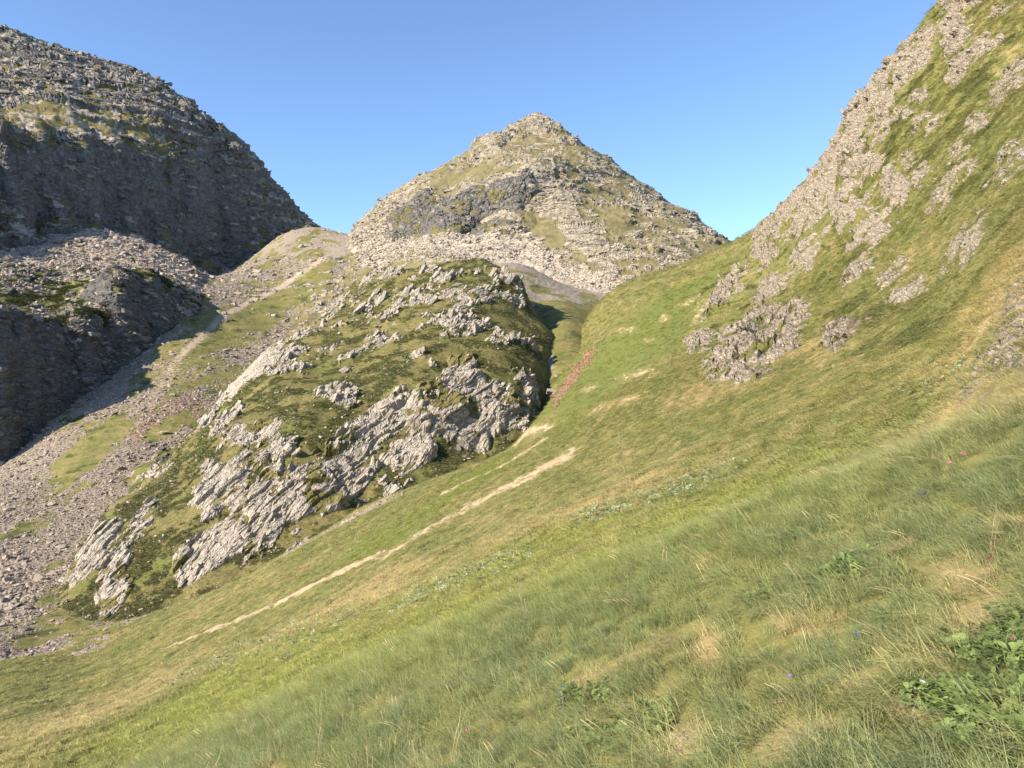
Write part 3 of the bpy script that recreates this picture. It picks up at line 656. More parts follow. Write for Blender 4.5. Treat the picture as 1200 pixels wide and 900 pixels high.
# ------------------------------------------------------------------ bedrock that stands out of the ground
def upsample(A):
    C, N = A.shape[:2]; out = np.empty((2*C-1, 2*N-1)+A.shape[2:])
    out[::2, ::2] = A; out[1::2, ::2] = 0.5*(A[:-1]+A[1:]); out[:, 1::2] = 0.5*(out[:, :-2:2]+out[:, 2::2]); return out
def outcrop(name, land, pts, scale, lift, bed, axis, seed, mat, strength=0.34, stretch=(0.32, 0.8, 1.9), parent=None, soft=0.16, warp=0.12, red=0.0, pale=0.0, green=0.0, nblock=60, core_min=-0.12, bsize=1.0, shape=(1.7, 1.0, 0.42), jit=0.10, **props):
    S = SURF[land]; poly = plan(land, pts); X, Y = S['X'], S['Y']; C, N = S['C'], S['N']
    wgt = inside(poly, X, Y, soft, warp, seed).reshape(C, N)
    ii, jj = np.nonzero(wgt > 0.01)
    if len(ii) < 12: return None
    c0, c1, r0, r1 = max(ii.min()-2, 0), min(ii.max()+3, C), max(jj.min()-2, 0), min(jj.max()+3, N)
    G = S['p'].reshape(C, N, 3)[c0:c1, r0:r1]; W = wgt[c0:c1, r0:r1]; Nn = S['n'].reshape(C, N, 3)[c0:c1, r0:r1]
    while G.shape[0]*G.shape[1] < 60000 and G.shape[0] < 150 and G.shape[1] < 150: G, W, Nn = upsample(G), upsample(W), upsample(Nn)
    if G.shape[0]*G.shape[1] < 9000: G, W, Nn = upsample(G), upsample(W), upsample(Nn)
    Nn = np.stack([Nn[..., k] for k in range(3)], -1)
    for _ in range(4): Nn[1:-1, 1:-1] = (Nn[:-2, 1:-1]+Nn[2:, 1:-1]+Nn[1:-1, :-2]+Nn[1:-1, 2:])/4
    Nn /= np.linalg.norm(Nn, axis=-1, keepdims=True)
    Cn, Nr = G.shape[:2]; p = G.reshape(-1, 3); wv = W.ravel(); n = Nn.reshape(-1, 3)
    k = np.nonzero(wv > 0.01)[0]
    h = np.full(len(p), -0.5*scale); rd = rockdisp(p[k], scale, bed, axis, seed, stretch)
    h[k] = lift*wv[k]+rd*scale*strength*sstep(0.0, 0.6, wv[k])-0.35*scale*(1-sstep(0.0, 0.3, wv[k]))
    q = p+n*h[:, None]
    f = grid_faces(Cn, Nr); f = f[(wv[f] > 0.02).any(1)]; used = np.unique(f); re = np.full(len(p), -1, np.int64); re[used] = np.arange(len(used))
    m1 = np.zeros((len(used), 4)); m2 = np.zeros((len(used), 4))
    gr = sstep(0.05, 0.25, fbm(p[used]/(scale*2.6), 4, seed+70)+0.25*(n[used, 2]-0.6)+green)
    m1[:, 0] = 1-gr; m1[:, 3] = 0.25; m2[:, 0] = 0.3; m2[:, 2] = red; m2[:, 3] = pale
    r = np.random.default_rng(seed); core = np.nonzero((wv > 0.45) & (fbm(p/(scale*2.0)+3, 3, seed+81) > core_min))[0]
    nb = int(nblock) if len(core) > 5 else 0
    tri = re[np.concatenate([f[:, [0, 1, 2]], f[:, [0, 2, 3]]])]; V = q[used]
    sm = np.ones(len(tri), bool)*False
    if nb:
        pk = core[r.integers(0, len(core), nb)]; bs = bsize*(0.45+0.55*r.pareto(1.8, nb)).clip(0.3, 2.0)
        BV, BT, BB = block_pile(q[pk]+n[pk]*(bs*r.uniform(-0.85, -0.05, nb))[:, None], bs, bed, axis, shape, jit, r)
        b1, b2 = block_attrs(BB, nb, r, red, pale)
        tri = np.concatenate([tri, BT+len(V)]); V = np.concatenate([V, BV]); m1 = np.concatenate([m1, b1]); m2 = np.concatenate([m2, b2])
    me = new_mesh(name, V, tri, mat, m1, m2, False)
    return link(name, me, parent, **props)

def visible_vertices(land, x0, x1, y0, y1):
    S = SURF[land]; p = S['p']; PX = 600+F*p[:, 0]/p[:, 1]; PY = 450-F*p[:, 2]/p[:, 1]
    return np.nonzero((PX > x0) & (PX < x1) & (PY > y0) & (PY < y1) & (S['p0'][:, 2] > S['top']-0.6) & ((S['n']*p).sum(1) < 0))[0], S
OUTCROPS = [  # cx, cy, rx, ry, tilt, label
 (1127,6,17,12,15,'pale rock knob crowning the skyline at the very top of the right ridge'),
 (1172,14,13,9,10,'small tan rock below the frame top, right of the skyline knob'),
 (1120,44,17,17,60,'broad jagged rock rib just below the knob on top of the ridge'),
 (1081,60,8,22,-15,'narrow upright rock fin on the steep upper skyline'),
 (1058,57,8,7,0,'small rock step on the skyline left of the upright fin'),
 (1046,86,17,18,50,'bulky skyline crag midway up the right ridge, grass behind it'),
 (1124,84,9,18,-15,'long upright slab standing in turf below the jagged rib'),
 (1155,60,18,8,30,'tan slanting rock shelf beside bare soil near the frame edge'),
 (1190,92,10,12,20,'weathered tan rock at the right frame edge under bare soil'),
 (1010,124,15,17,50,'pointed crag on the skyline with turf along its right side'),
 (1035,134,8,20,-25,'slanting narrow rib just right of the pointed skyline crag'),
 (1056,140,11,9,-30,'cracked rock block in turf right of the slanting narrow rib'),
 (1085,150,13,11,30,'isolated pale rock surrounded by turf in the middle of the upper slope'),
 (1078,119,9,7,20,'small flat rock above the isolated pale rock'),
 (1031,161,13,10,40,'broken brown rock below the slanting narrow rib'),
 (996,147,16,14,50,'steep skyline rock face below the pointed crag'),
 (979,172,13,14,60,'stepped skyline rock continuing the steep face downward'),
 (962,204,16,18,55,'tall light skyline buttress with a sheer left side'),
 (998,205,18,20,-35,'large fractured slab right of the tall light buttress'),
 (985,236,22,11,-10,'wide shattered ledge under the large fractured slab'),
 (1022,202,9,11,-40,'thin leaning flake beside the large fractured slab'),
 (1047,222,19,9,-45,'row of dark edged slabs dipping to the right in mid slope'),
 (1083,208,10,9,10,'rounded pale boulder rock right of the dipping slabs'),
 (1063,192,9,5,-40,'small tilted slab above the rounded pale rock'),
 (1009,266,24,14,-18,'big layered slab stack with deep parallel cracks'),
 (1101,235,8,9,0,'compact square rock alone in straw coloured turf'),
 (1126,203,14,8,30,'low rock strip leading up right to the shrubby boulder'),
 (1123,180,8,8,20,'grey brown rock tooth above the low rock strip'),
 (1146,146,10,8,0,'small split rock in turf on the upper right slope'),
 (1170,113,10,6,-40,'tilted tan slab near the right frame edge'),
 (1188,184,13,11,20,'whitish rock with a dark bush at its side by the frame edge'),
 (933,231,15,14,50,'blocky skyline crag above the notch with the far peak'),
 (922,258,12,15,55,'lower skyline crag descending towards the notch'),
 (902,275,10,12,60,'lowest skyline rock before the grassy notch'),
 (944,262,11,8,30,'low rock between skyline crag and layered slab stack'),
 (889,291,5,15,-20,'thin upright rock strip on the grass under the skyline'),
 (903,302,6,16,-15,'second thin rock strip, right of the first under the skyline'),
 (943,302,8,17,10,'upright pale rock column under the blocky skyline crag'),
 (908,336,13,10,-20,'grey knuckle of rock above the big pale face'),
 (896,358,10,13,20,'reddish stained rock directly above the big pale face'),
 (846,345,6,34,-35,'long thin rock rib running diagonally down the grass'),
 (858,424,13,24,-20,'left pillar of the big pale rock face above the meadow'),
 (886,396,21,20,30,'main bulging wall of the big pale rock face'),
 (921,377,23,13,40,'upper right wing of the big pale rock face'),
 (925,405,13,8,25,'low light block at the right foot of the pale face'),
 (892,432,6,15,-25,'narrow tongue of rock at the foot of the pale face'),
 (838,430,8,11,-15,'separate small rock left of the pale face foot'),
 (820,398,10,14,-40,'tan crumbling rock at the lower end of the diagonal rib'),
 (984,390,11,20,-30,'leaning brown rock standing in dirt right of the pale face'),
 (1004,318,13,11,40,'light jagged rock pair above the leaning brown rock'),
 (1040,325,7,9,10,'squat pale stone left of the tall twin stone'),
 (1054,309,7,9,-10,'tall pale twin stone on the grass slope'),
 (1073,332,5,6,0,'small white stone under the tall twin stone'),
 (1062,345,13,6,10,'flat grey ledge below the small white stone'),
 (1126,294,9,15,-15,'pale rock spur with a gravel chute on the right slope'),
 (1173,410,10,13,-20,'grey nearest rock with lichen in the bank at the right edge'),
 (1183,390,11,5,-60,'pale leaning slab in the bank at the right edge'),
 (1197,388,7,18,-20,'dark fissured rock cut by the right frame edge'),
 (1196,345,6,8,0,'small rock above the dark fissured one at the frame edge'),
 (1192,428,9,9,20,'low crumbly rock under the dark fissured one'),
 (1141,459,7,5,10,'brown stone poking from bare soil below the bank'),
 (1125,450,9,4,35,'flat pale stone lying at the upper end of the soil patch'),
 (1157,467,7,4,20,'small flat stone on the bare soil under the bank'),
]
for i, (cx, cy, rx, ry, ang, lab) in enumerate(OUTCROPS):
    Yd = LANDS['hillside'].hit(cx, cy)[1]; m = Yd/F
    sc = max(1.15*math.sqrt(rx*ry)*m, 0.12); bk = Yd < 45
    A = rx*ry; rmin = min(rx, ry)
    outcrop('rock_outcrop', 'hillside', oval(cx, cy, rx*(1.25 if bk else 1.0), ry*(1.25 if bk else 1.0), ang, 9, 0.35), sc, (0.5 if bk else 0.26)*rmin*m, (0.5, -0.45, 0.75), (0.8, 0.1, -0.5), 1000+i, MAT['outcrop'],
            0.33, (0.40, 0.8, 2.6), soft=0.20, warp=0.30, red=0.25 if 'reddish' in lab else 0.0, pale=0.4 if 'whit' in lab else 0.0, nblock=(40 if bk else 5)+0.035*A, bsize=(0.13*rmin+0.8)*m, green=-0.05,
            shape=(2.0, 1.4, 0.42), jit=0.08, label=lab, category='rock outcrop')
KN = SURF['knoll']['ob']
KF = {'big_left': 'long pale grey face', 'central': 'tall fissured face in the middle', 'right': 'streaked pale face beside the stream', 'tower': 'leaning tower face', 'low': 'fluted face at the foot',
      'tongue': 'lowest tongue of rock', 'red_wall': 'dark reddish wall', 'slab': 'smooth white slab', 'crest': 'cliff band near the crest'}
for i, (k, P) in enumerate(KNOLL_FACES.items()):
    if k in ('stripe', 'east_small'): continue
    c = np.mean(P, 0); Yd = LANDS['knoll'].hit(*c)[1]; size = np.ptp(np.array(P), 0).min()*Yd/F
    pr = {'label': KF[k]} if k in KF else {}
    A = np.ptp(np.array(P), 0).prod()
    outcrop('rock_face', 'knoll', P, 0.24*size+0.8 if k != 'slab' else 2.0, 0.02*size, (0.85, -0.25, -0.40), (0.4, 0.35, 0.85), 1200+i*3, MAT['knoll'], 0.30 if k != 'slab' else 0.12,
            (0.28, 0.8, 1.9), KN, 0.10, 0.24, red=0.7 if k == 'red_wall' else 0, pale=0.2 if k == 'slab' else 0, green=-0.05 if k != 'slab' else -0.3, core_min=0.02, nblock=12+A*0.006 if k != 'slab' else 0, bsize=0.42, shape=(2.4, 1.2, 0.7), jit=0.16, **pr)
def bedrock(land, parent, box, n, px, key, d, e, shape, jit, mat, seed, lo=0.5, steep=None, red=0.0, sink=0.25):
    """loose-jointed bedrock showing through the turf of a hill or mountain: one part of it"""
    cand, S = visible_vertices(land, *box); wt = np.clip(getattr(S['M'], key)[cand]-lo, 0, 1)
    if steep: wt = wt*sstep(steep[0], steep[1], S['n'][cand, 2])
    r = np.random.default_rng(seed); v = cand[r.choice(len(cand), min(n, int((wt > 0).sum())), replace=False, p=wt/wt.sum())]; Yd = S['p'][v, 1]; n = len(v)
    bs = px*Yd/F*(0.45+0.55*r.pareto(2.2, n)).clip(0.3, 2.6)
    V, T, B = block_pile(S['p'][v]+S['n'][v]*(bs*r.uniform(-0.9, 0.3-sink, n))[:, None], bs, d, e, shape, jit, r); m1, m2 = block_attrs(B, n, r, red)
    return link('bedrock', new_mesh('bedrock', V, T, mat, m1, m2, False), parent, kind='stuff')
bedrock('knoll', KN, (40, 720, 280, 740), 3200, 1.8, 'rock', (0.85, -0.25, -0.40), (0.4, 0.35, 0.85), (1.8, 1.2, 0.7), 0.2, MAT['knoll'], 1301)
bedrock('peak', SURF['peak']['ob'], (340, 900, 120, 370), 6500, 1.0, 'rock', (0.05, 0, 1), (1, 0.1, 0), (2.3, 1.0, 0.6), 0.2, MAT['peak'], 1302)
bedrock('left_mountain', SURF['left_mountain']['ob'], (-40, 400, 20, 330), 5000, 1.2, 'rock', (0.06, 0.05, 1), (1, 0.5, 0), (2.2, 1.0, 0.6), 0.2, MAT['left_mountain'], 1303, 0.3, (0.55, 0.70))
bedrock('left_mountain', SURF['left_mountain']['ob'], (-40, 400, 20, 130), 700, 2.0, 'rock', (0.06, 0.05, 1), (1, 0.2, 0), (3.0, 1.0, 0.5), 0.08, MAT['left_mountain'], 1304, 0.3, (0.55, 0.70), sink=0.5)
bedrock('crag', SURF['crag']['ob'], (-40, 300, 280, 600), 2200, 1.8, 'rock', (0.1, 0.1, 1), (0.2, 1, 0), (1.7, 1.0, 0.7), 0.2, MAT['crag'], 1305, 0.3, (0.5, 0.75))
bedrock('valley', SURF['valley']['ob'], (120, 460, 250, 520), 900, 1.4, 'rock', (0, 0.2, 1), (1, 0, 0), (1.6, 1.0, 0.6), 0.3, MAT['valley'], 1306)
PK, LM = SURF['peak']['ob'], SURF['left_mountain']['ob']
outcrop('cliff_band', 'peak', [(520,240),(550,232),(585,224),(620,212),(625,228),(618,246),(600,252),(575,256),(545,256),(522,252)], 11, 4, (0.05, 0, 1), (1, 0, 0), 1401, MAT['left_mountain'], 0.3, (0.5, 1, 1.3), PK, 0.08, 0.12, nblock=420, bsize=1.5, shape=(1.8, 1.0, 1.0), jit=0.08, label='dark cliff band')  # darker rock colour than the peak's stands in for shade in the recesses
outcrop('cliff_band', 'peak', [(462,258),(500,250),(540,262),(590,268),(575,276),(520,276),(470,276)], 9, 5, (0.05, 0, 1), (1, 0, 0), 1402, MAT['left_mountain'], 0.3, (0.5, 1, 1.3), PK, 0.1, 0.15, nblock=420, bsize=1.5, shape=(1.3, 1.0, 1.0), jit=0.1, label='lower dark cliff band')  # again recess shade put into the rock colour
outcrop('summit_cap', 'peak', [(610,153),(620,144),(630,139),(642,144),(654,156),(640,159),(622,158)], 7, 1.5, (0.05, 0, 1), (1, 0, 0), 1404, MAT['peak'], 0.35, (0.5, 1, 1.6), PK, 0.15, 0.15, nblock=130, bsize=1.7, shape=(1.8, 1.0, 0.8), green=-0.2, label='rocky summit cap')
outcrop('summit_knob', 'peak', oval(578, 176, 20, 9, 20), 8, 5, (0.05, 0, 1), (1, 0, 0), 1403, MAT['peak'], 0.3, (0.5, 1, 1.3), PK, 0.15, 0.15, nblock=70, bsize=2.6, shape=(1.4, 1.0, 0.8), label='rocky knob on the left ridge')
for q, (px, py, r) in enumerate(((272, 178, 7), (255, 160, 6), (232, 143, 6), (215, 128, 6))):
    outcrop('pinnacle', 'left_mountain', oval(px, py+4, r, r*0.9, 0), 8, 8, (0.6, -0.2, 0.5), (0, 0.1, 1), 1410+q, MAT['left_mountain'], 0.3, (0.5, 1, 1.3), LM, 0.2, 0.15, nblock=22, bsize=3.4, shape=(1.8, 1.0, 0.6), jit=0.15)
print('outcrops', round(time.time()-T0, 1))

# ------------------------------------------------------------------ stones
def rock_mesh(name, seed, mat, flat=1.0):
    import bmesh
    r = np.random.default_rng(seed); bm = bmesh.new()
    for _ in range(16):
        v = r.normal(size=3); v /= np.abs(v).max()**0.75*np.linalg.norm(v)**0.25
        bm.verts.new(v*np.array([1.0, r.uniform(.6, .9), r.uniform(.45, .7)*flat])*r.uniform(0.85, 1.1))
    g = bmesh.ops.convex_hull(bm, input=bm.verts)
    bmesh.ops.delete(bm, geom=[v for v in bm.verts if not v.link_faces], context='VERTS')
    bmesh.ops.bevel(bm, geom=list(bm.edges), offset=0.05, segments=1, affect='EDGES', profile=0.6)
    me = bpy.data.meshes.new(name); bm.to_mesh(me); bm.free(); me.materials.append(mat); return me
def stone_material(name, a, b, size):
    m = bpy.data.materials.new(name); m.use_nodes = True; nt = m.node_tree; bs = nt.nodes['Principled BSDF']; bs.inputs['Roughness'].default_value = 0.95; bs.inputs['Specular IOR Level'].default_value = 0.15
    pos = nt.nodes.new('ShaderNodeTexCoord').outputs['Object']; oi = nt.nodes.new('ShaderNodeObjectInfo')
    at = mk(nt, 'ShaderNodeAttribute', attribute_name='tint', attribute_type='INSTANCER')
    c = mixc(nt, oi.outputs['Random'], b, a); t2 = mixc(nt, at.outputs['Alpha'], c, at.outputs['Color'])
    n = noise(nt, pos, 3.0, 5, 0.7)
    c = mixc(nt, 0.7, t2, mixc(nt, n, (0.5, 0.5, 0.48), (1.45, 1.42, 1.4)), 'MULTIPLY')
    nt.links.new(c, bs.inputs['Base Color'])
    bp = nt.nodes.new('ShaderNodeBump'); bp.inputs['Strength'].default_value = 0.5; bp.inputs['Distance'].default_value = 0.1
    nt.links.new(n, bp.inputs['Height']); nt.links.new(bp.outputs[0], bs.inputs['Normal']); return m
STONE = stone_material('scree_stone', (0.37, 0.31, 0.25), (0.20, 0.17, 0.14), 1)
ROCKM = [rock_mesh('boulder', 50+k, STONE, 1.0 if k < 5 else 0.55) for k in range(8)]

def scatter(name, pts, rot, scl, idx, tint, sources, label=None, **props):
    """one 'stuff' object whose points carry small pieces (rotation, size, kind and tint stored on the points)"""
    me = bpy.data.meshes.new(name); me.vertices.add(len(pts)); me.vertices.foreach_set('co', np.ascontiguousarray(pts, np.float32).ravel())
    for nm, ty, v in (('rot', 'FLOAT_VECTOR', rot), ('scl', 'FLOAT_VECTOR', scl), ('idx', 'INT', idx), ('tint', 'FLOAT_COLOR', tint)):
        at = me.attributes.new(nm, ty, 'POINT'); key = {'FLOAT_VECTOR': 'vector', 'INT': 'value', 'FLOAT_COLOR': 'color'}[ty]
        at.data.foreach_set(key, np.ascontiguousarray(v, np.int32 if ty == 'INT' else np.float32).ravel())
    g = bpy.data.node_groups.new(name+'_nodes', 'GeometryNodeTree')
    g.interface.new_socket('Geometry', in_out='INPUT', socket_type='NodeSocketGeometry'); g.interface.new_socket('Geometry', in_out='OUTPUT', socket_type='NodeSocketGeometry')
    gi = g.nodes.new('NodeGroupInput'); go = g.nodes.new('NodeGroupOutput'); iop = g.nodes.new('GeometryNodeInstanceOnPoints'); jn = g.nodes.new('GeometryNodeJoinGeometry')
    for s in reversed(sources):
        oi = g.nodes.new('GeometryNodeObjectInfo'); oi.inputs[0].default_value = s; oi.inputs['As Instance'].default_value = True; g.links.new(oi.outputs['Geometry'], jn.inputs[0])
    def attr(nm, ty):
        n = g.nodes.new('GeometryNodeInputNamedAttribute'); n.data_type = ty; n.inputs[0].default_value = nm; return n.outputs[0]
    g.links.new(gi.outputs[0], iop.inputs['Points']); g.links.new(jn.outputs[0], iop.inputs['Instance']); iop.inputs['Pick Instance'].default_value = True
    g.links.new(attr('idx', 'INT'), iop.inputs['Instance Index']); g.links.new(attr('scl', 'FLOAT_VECTOR'), iop.inputs['Scale'])
    e2r = g.nodes.new('FunctionNodeEulerToRotation'); g.links.new(attr('rot', 'FLOAT_VECTOR'), e2r.inputs[0]); g.links.new(e2r.outputs[0], iop.inputs['Rotation'])
    g.links.new(iop.outputs[0], go.inputs[0])
    o = link(name, me, kind='stuff', **props); o.modifiers.new('scatter', 'NODES').node_group = g
    if label: o['label'] = label
    return o
def euler_rand(n): return rng.uniform(-1, 1, (n, 3))*np.array([0.5, 0.5, math.pi])

# boulders one can count: the 300 largest, each an object
cand, S = visible_vertices('valley', -20, 560, 300, 790)
wt = np.clip(S['M'].scree[cand], 0, 1)*np.where(S['p'][cand, 1] < 300, 1.0, 0.5)*(S['p'][cand, 1] < 560)
PXc = 600+F*S['p'][cand, 0]/S['p'][cand, 1]; PYc = 450-F*S['p'][cand, 2]/S['p'][cand, 1]
pile = np.exp(-((PXc-12)/34)**2-((PYc-695)/45)**2); wt = wt*(1+14*pile)
sel = rng.choice(len(cand), 262, replace=False, p=wt/wt.sum()); ids = cand[sel]
SPECIAL = [  # px, py, size in px, label
 (62,592,9,'big grey square boulder in the middle of the scree'), (78,617,8,'pale wedge boulder below the big grey square one'), (80,634,8,'light flat boulder above the lowest turf of the scree'),
 (128,541,6,'pale boulder beside the turf strip in the scree'), (10,598,8,'dark boulder at the left frame edge by the shadow line'), (192,508,9,'long flat slab lying on the reddish scree'),
 (40,500,5,'small boulder inside the crag shadow on the scree'), (178,523,7,'pale flat stone near the foot of the reddish scree')]
cnt = 0
def put(me, loc, s, rot, lab, grp=None, cat='boulder'):
    o = link('boulder', me, label=lab, category=cat); o.location = loc; o.scale = (s[0], s[1], s[2]); o.rotation_euler = rot
    if grp: o['group'] = grp
    return o
for j, v in enumerate(ids):
    Yd = S['p'][v, 1]; far = Yd/F; inpile = np.exp(-((PXc[sel[j]]-12)/34)**2-((PYc[sel[j]]-695)/45)**2) > 0.3
    r = (2.0+2.2*rng.pareto(3.0))*far*(1.5 if inpile else 1.0); r = min(r, 7*far)
    me = ROCKM[rng.integers(8)]; sc = r*rng.uniform(0.75, 1.25, 3)
    put(me, S['p'][v]+np.array([0, 0, 0.15*r]), sc, euler_rand(1)[0], 'angular boulder in the heaped pile at the left edge' if inpile else 'angular pinkish grey boulder lying loose on the scree',
        'boulders heaped at the left edge' if inpile else 'boulders on the scree')
for px, py, s, lab in SPECIAL:
    x, y = LANDS['valley'].hit(px, py); z = float(LANDS['valley'].H(np.array([x]), np.array([y]))[0]); r = 0.6*s*y/F
    put(ROCKM[5 if 'flat' in lab or 'slab' in lab else 1], (x, y, z+0.25*r), (r*1.15, r, r*0.9), (0.1, -0.15, px*0.1), lab)
HS = [(123,739,6,'dark brown rock lying alone on the meadow edge below the knoll'), (437,701,6,'rounded tan rock on the meadow under the worn path'), (53,778,5,'flat pale rock in the lowest grass at the left'),
 (648,462,13,'largest pale boulder in the red stream bed'), (655,437,9,'upper pale boulder in the red stream bed'), (663,428,6,'small boulder touching the upper pale one in the stream bed'),
 (450,647,4,'small orange tan stone on the worn path'), (379,679,4,'little tan stone beside the lower path'), (690,533,3,'tiny dark stone on the open meadow'),
 (270,776,6,'tan rock at the lower end of the pale leaf patch'), (124,803,5,'low tan stone bedded in straw coloured grass'), (5,836,7,'grey flat rock at the lower left frame edge'), (140,861,3,'white pebble in the lower left grass')]
for px, py, s, lab in HS:
    x, y = LANDS['hillside'].hit(px, py); z = float(LANDS['hillside'].H(np.array([x]), np.array([y]))[0]); r = 0.6*s*y/F
    put(ROCKM[int(px) % 5], (x, y, z+0.3*r), (r*1.2, r, r*0.9), (0.1, -0.2, px*0.1), lab)
SRC_STONES = [o for o in COL.objects if o.name.startswith('boulder')][:8]
base = [bpy.data.objects[o.name] for o in SRC_STONES]
def stones(name, land, box, n, pxsize, key, label, tint=None, big=1.0):
    cand, S = visible_vertices(land, *box); wt = np.clip(getattr(S['M'], key)[cand]-0.25, 0, 1)+1e-9; n = min(n, int((wt > 0.01).sum()))
    v = cand[rng.choice(len(cand), n, replace=False, p=wt/wt.sum())]; Yd = S['p'][v, 1]
    r = pxsize*Yd/F*(0.6+0.5*rng.pareto(2.6, n)).clip(0, 3.2)*big
    scl = r[:, None]*rng.uniform(0.7, 1.3, (n, 3))
    tn = np.zeros((n, 4)) if tint is None else np.concatenate([np.array(tint)*rng.uniform(0.65, 1.25, (n, 1)), np.full((n, 1), 0.8)], 1)
    return scatter(name, S['p'][v]+S['n'][v]*(0.1*r)[:, None], euler_rand(n), scl, rng.integers(0, 8, n), tn, ONE, label)
# unit-size source stones half bedded beside the pile
ONE = []
for k in range(8):
    x, y = LANDS['valley'].hit(6+9*k, 742+(k % 3)*6); z = float(LANDS['valley'].H(np.array([x]), np.array([y]))[0])
    ONE.append(put(ROCKM[k], (x, y, z+0.1), (0.55, 0.55, 0.55), (0, 0, k), 'angular boulder along the bottom rim of the scree', 'boulders along the bottom rim of the scree'))
stones('scree_stones', 'valley', (-30, 560, 300, 800), 30000, 1.15, 'scree', 'pinkish grey stones covering the gully scree')
stones('blockfield_stones', 'peak', (380, 800, 260, 380), 9000, 1.3, 'scree', 'pale blocks strewn below the central peak', (0.40, 0.36, 0.30))
stones('crag_scree_stones', 'crag', (-30, 320, 250, 420), 11000, 1.5, 'scree', 'pinkish blocks spread over the terrace above the dark crag', (0.37, 0.315, 0.265))
stones('knoll_stones', 'knoll', (40, 700, 290, 735), 5000, 1.0, 'shrub', 'small grey rocks showing through the heath of the knoll', (0.37, 0.33, 0.275))
stones('path_gravel', 'hillside', (100, 520, 560, 760), 900, 1.0, 'scree', 'fine gravel band under the knoll')
stones('stream_rubble', 'hillside', (620, 720, 390, 500), 500, 1.3, 'red', 'rusty rubble in the narrow stream bed', (0.24, 0.11, 0.075))
print('stones', round(time.time()-T0, 1))

# ------------------------------------------------------------------ grass, shrubs, leaves, flowers
def plant_material(name, base, spread=0.35, translucent=0.35):
    m = bpy.data.materials.new(name); m.use_nodes = True; nt = m.node_tree; bs = nt.nodes['Principled BSDF']; bs.inputs['Roughness'].default_value = 0.6; bs.inputs['Specular IOR Level'].default_value = 0.25
    at = mk(nt, 'ShaderNodeAttribute', attribute_name='tint', attribute_type='INSTANCER'); oi = nt.nodes.new('ShaderNodeObjectInfo')
    bl = mk(nt, 'ShaderNodeAttribute', attribute_name='blade')
    c = mixc(nt, at.outputs['Alpha'], base, at.outputs['Color'])
    c = mixc(nt, 1.0, c, mixc(nt, bl.outputs['Fac'], (1-spread,)*3, (1+spread*1.3, 1+spread*1.1, 1+spread*0.7)), 'MULTIPLY')
    nt.links.new(c, bs.inputs['Base Color'])
    tr = nt.nodes.new('ShaderNodeBsdfTranslucent'); nt.links.new(c, tr.inputs[0]); mx = nt.nodes.new('ShaderNodeMixShader'); mx.inputs[0].default_value = translucent
    nt.links.new(bs.outputs[0], mx.inputs[1]); nt.links.new(tr.outputs[0], mx.inputs[2]); nt.links.new(mx.outputs[0], nt.nodes['Material Output'].inputs[0]); return m
GRASSM = plant_material('grass_blade', (0.13, 0.14, 0.045)); LEAFM = plant_material('leaf', (0.10, 0.14, 0.04), 0.25, 0.25); SHRUBM = plant_material('shrub_leaf', (0.055, 0.068, 0.02), 0.4, 0.15)
def with_blade(me, val):
    at = me.attributes.new('blade', 'FLOAT', 'POINT'); at.data.foreach_set('value', np.ascontiguousarray(val, np.float32)); return me
def tuft(name, seed, n, length, spread, lean, width, stiff=0.5, head=0.0):
    """a tuft of bent tapering blades; +X is the direction it lies over to"""
    r = np.random.default_rng(seed); V, T, B = [], [], []
    for k in range(n):
        L = length*r.uniform(0.55, 1.15); a = r.uniform(0, 2*math.pi); rad = spread*math.sqrt(r.random()); b = np.array([rad*math.cos(a), rad*math.sin(a), -0.02])
        az = r.normal(0, 0.9); d = np.array([math.cos(az), math.sin(az), 0]); up = r.uniform(0.5, 1.0)*stiff+0.25; le = lean*r.uniform(0.4, 1.2)
        side = np.array([-d[1], d[0], 0])*width*r.uniform(0.7, 1.3); S = 4; i0 = len(V); col = r.random()
        for s in range(S+1):
            t = s/S; c = b+L*(np.array([0, 0, 1])*up*(t-0.55*t*t*le)+d*le*(0.25*t+0.75*t*t)); wd = (1-t)**0.7
            if head and s >= S-1: wd = head
            V += [c-side*wd, c+side*wd] if s < S or head else [c]; B += [col]*(2 if s < S or head else 1)
        for s in range(S):
            i = i0+2*s
            if s < S-1 or head: T += [(i, i+1, i+3), (i, i+3, i+2)]
            else: T += [(i, i+1, i+2)]
    return with_blade(new_mesh(name, np.array(V), np.array(T), GRASSM, smooth=True), B)
def leafy(name, seed, n, length, width, tilt, mat, hgt=0.1):
    r = np.random.default_rng(seed); V, T, B = [], [], []
    for k in range(n):
        a = r.uniform(0, 2*math.pi); d = np.array([math.cos(a), math.sin(a), 0]); s = np.array([-d[1], d[0], 0]); L = length*r.uniform(0.6, 1.2); W = width*r.uniform(0.7, 1.2)
        b = d*r.uniform(0, 0.5)*length+np.array([0, 0, hgt*r.uniform(0.2, 1.2)]); tl = tilt*r.uniform(0.3, 1.3); i0 = len(V)
        for t, wd, dz in ((0, .15, 0), (.3, .9, .12), (.65, 1.0, .1), (1, .05, -.08)):
            c = b+d*L*t+np.array([0, 0, L*(tl*t+dz)]); V += [c-s*W*wd, c+np.array([0, 0, -0.12*W*wd*2]), c+s*W*wd]
        for q in range(3):
            i = i0+3*q; T += [(i, i+1, i+4), (i, i+4, i+3), (i+1, i+2, i+5), (i+1, i+5, i+4)]
        B += [r.random()]*12
    return with_blade(new_mesh(name, np.array(V), np.array(T), mat, smooth=True), B)
